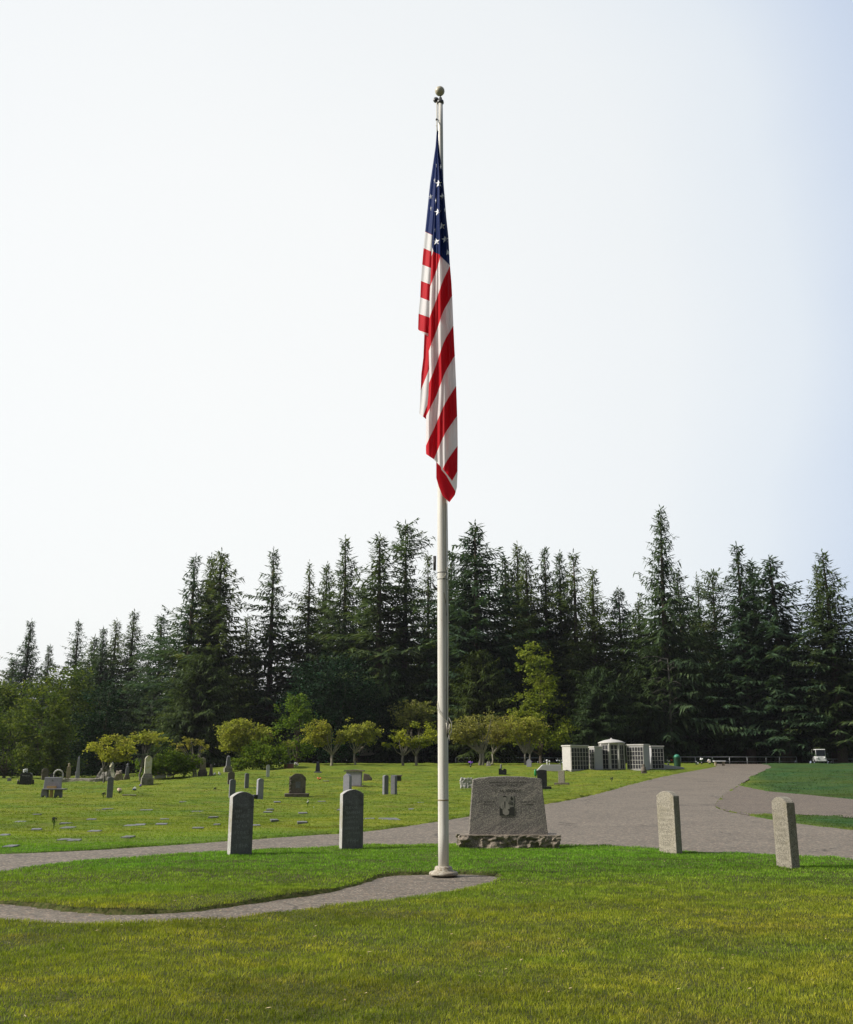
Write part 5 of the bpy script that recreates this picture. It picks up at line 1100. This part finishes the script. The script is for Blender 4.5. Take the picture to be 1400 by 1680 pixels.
def ftail(t, v):                                             # the corner hanging lowest, behind
    y0 = 735; xr = ip([(750.6, 735), (751, 774), (750, 799), (746.7, 812), (737.6, 824)]); xl = ip([(716, 735), (716, 784), (720, 798), (726, 813), (737.4, 824)])
    y = y0 + (824 - y0) * v; x = xr(y) + (xl(y) - xr(y)) * t; d = FY + .03 + .03 * math.sin(4 * t + .5) - .05 * math.sin(PI * t) * v
    lx = np.interp(y, [770, 781, 806, 824], [724, 733, 747.5, 752]); s_ = 1.5 if x > lx else .5
    return AT(x, y, d), min(1.9, max(.1, 1.0 + (x - lx) / 14)), -1
sheet(22, 50, ftail)
def fback(t, v):                                             # far side of the bundle
    y = 214 + (738 - 214) * v; l_ = xM(y) + .5; x = xR(y) - .6 + (l_ + .8 - xR(y)) * t; w = min(1, max(.04, (y - 214) / 150))
    return AT(x, y, FY + .014 + w * (.055 * math.sin(PI * t) + .006)), (y - 436 - 60 * t) / 49.3, 415 - y
sheet(12, 90, fback)
nV = len(V); nF = len(Fq); Ff = [list(f) for f in Fq]
def tt(x, y): return min(1, max(0, (x - xR(y)) / (xM(y) - xR(y))))
STARS = [(720, 301, 6.2, 1), (726.2, 322.5, 6.2, .85), (718.6, 348, 6.2, 1), (725, 370.7, 6.2, 1), (730.6, 392.6, 6.2, 1), (715.8, 396, 6.2, 1), (734.6, 414, 5.2, .8), (723.4, 273.6, 4.6, .5), (713.6, 296, 4.6, .5), (707, 322.5, 5, .8), (715.4, 329, 4.6, .3), (707.6, 341.8, 4.6, .45), (730, 344, 4.6, .28), (713.8, 377, 4.8, .35), (716, 271, 4, .2)]
for x, y, r_s, sq_ in STARS:
    left = x < xM(y) + .5; t = tt(x, y); s = MPP(AT(x, y, FY)); b0 = len(V)
    for k in range(10):
        a = PI / 2 + k * PI / 5 + .12; rr_ = r_s * (1 if k % 2 == 0 else .40); dx, dz = math.cos(a) * rr_ * sq_, math.sin(a) * rr_
        tx = tt(x + dx, y - dz); d = (FY - .012 if left else dmain(tx, y - dz)) - .008
        V.append(tuple(AT(x + dx, y - dz, d))); As.append(0); Ac.append(0)
    V.append(tuple(AT(x, y, (FY - .012 if left else dmain(t, y)) - .012))); As.append(0); Ac.append(0)
    for k in range(10): Ff.append([b0 + k, b0 + (k + 1) % 10, b0 + 10])
m, t, p, o_ = newmat('flag_cloth'); aS = N(t, 'ShaderNodeAttribute'); aS.attribute_name = 's'; aC = N(t, 'ShaderNodeAttribute'); aC.attribute_name = 'c'
hv = N(t, 'ShaderNodeMath', operation='MULTIPLY'); t.links.new(aS.outputs['Fac'], hv.inputs[0]); hv.inputs[1].default_value = .5
fr = N(t, 'ShaderNodeMath', operation='FLOORED_MODULO'); t.links.new(hv.outputs[0], fr.inputs[0]); fr.inputs[1].default_value = 1.0
gt = N(t, 'ShaderNodeMath', operation='GREATER_THAN'); t.links.new(fr.outputs[0], gt.inputs[0]); gt.inputs[1].default_value = .5
col = mix_(t, gt.outputs[0], (.64, .012, .024), (.93, .91, .90)); g2 = N(t, 'ShaderNodeMath', operation='GREATER_THAN'); t.links.new(aC.outputs['Fac'], g2.inputs[0]); g2.inputs[1].default_value = 0
col = mix_(t, g2.outputs[0], col, (.012, .032, .15)); vv = vecs(t, (60, 60, 6), False); n_ = nz_(t, 1.0, 3, vv)
t.links.new(col, p.inputs['Base Color']); p.inputs['Roughness'].default_value = .6; p.inputs['Specular IOR Level'].default_value = .15; bump_(t, p, n_, .25, .01)
tr = N(t, 'ShaderNodeBsdfTranslucent'); mx = N(t, 'ShaderNodeMixShader'); mx.inputs[0].default_value = .42; t.links.new(col, tr.inputs[0]); t.links.new(p.outputs[0], mx.inputs[1]); t.links.new(tr.outputs[0], mx.inputs[2]); t.links.new(mx.outputs[0], o_.inputs[0])
M['flag'] = m; M['star'] = plain('star_cloth', (.92, .92, .94), .7)
me = bpy.data.meshes.new('flag'); me.from_pydata(V, [], Ff); me.materials.append(M['flag']); me.materials.append(M['star'])
for nm, arr in (('s', As), ('c', Ac)): at = me.attributes.new(nm, 'FLOAT', 'POINT'); at.data.foreach_set('value', arr)
me.polygons.foreach_set('material_index', [0] * nF + [1] * (len(Ff) - nF)); me.polygons.foreach_set('use_smooth', [True] * nF + [False] * (len(Ff) - nF))
tag(link('flag', me), 'limp red, white and blue flag with stars and stripes hanging down the pole', 'flag')

# ------------------------------------------------------------------ thin morning haze
hm = bpy.data.materials.new('haze'); hm.use_nodes = True; t = hm.node_tree; t.nodes.clear()
o = N(t, 'ShaderNodeOutputMaterial'); pv_ = N(t, 'ShaderNodeVolumePrincipled'); t.links.new(pv_.outputs[0], o.inputs['Volume'])
pv_.inputs['Color'].default_value = (.93, .95, 1, 1); pv_.inputs['Density'].default_value = .00013; pv_.inputs['Anisotropy'].default_value = .3
b = MB(); b.box(-905, 905, -65, 905, -5, 60); hz = b.build('haze', hm); tag(hz, kind='stuff')
tag(hz, 'thin pale morning haze in the air over the cemetery', 'haze')
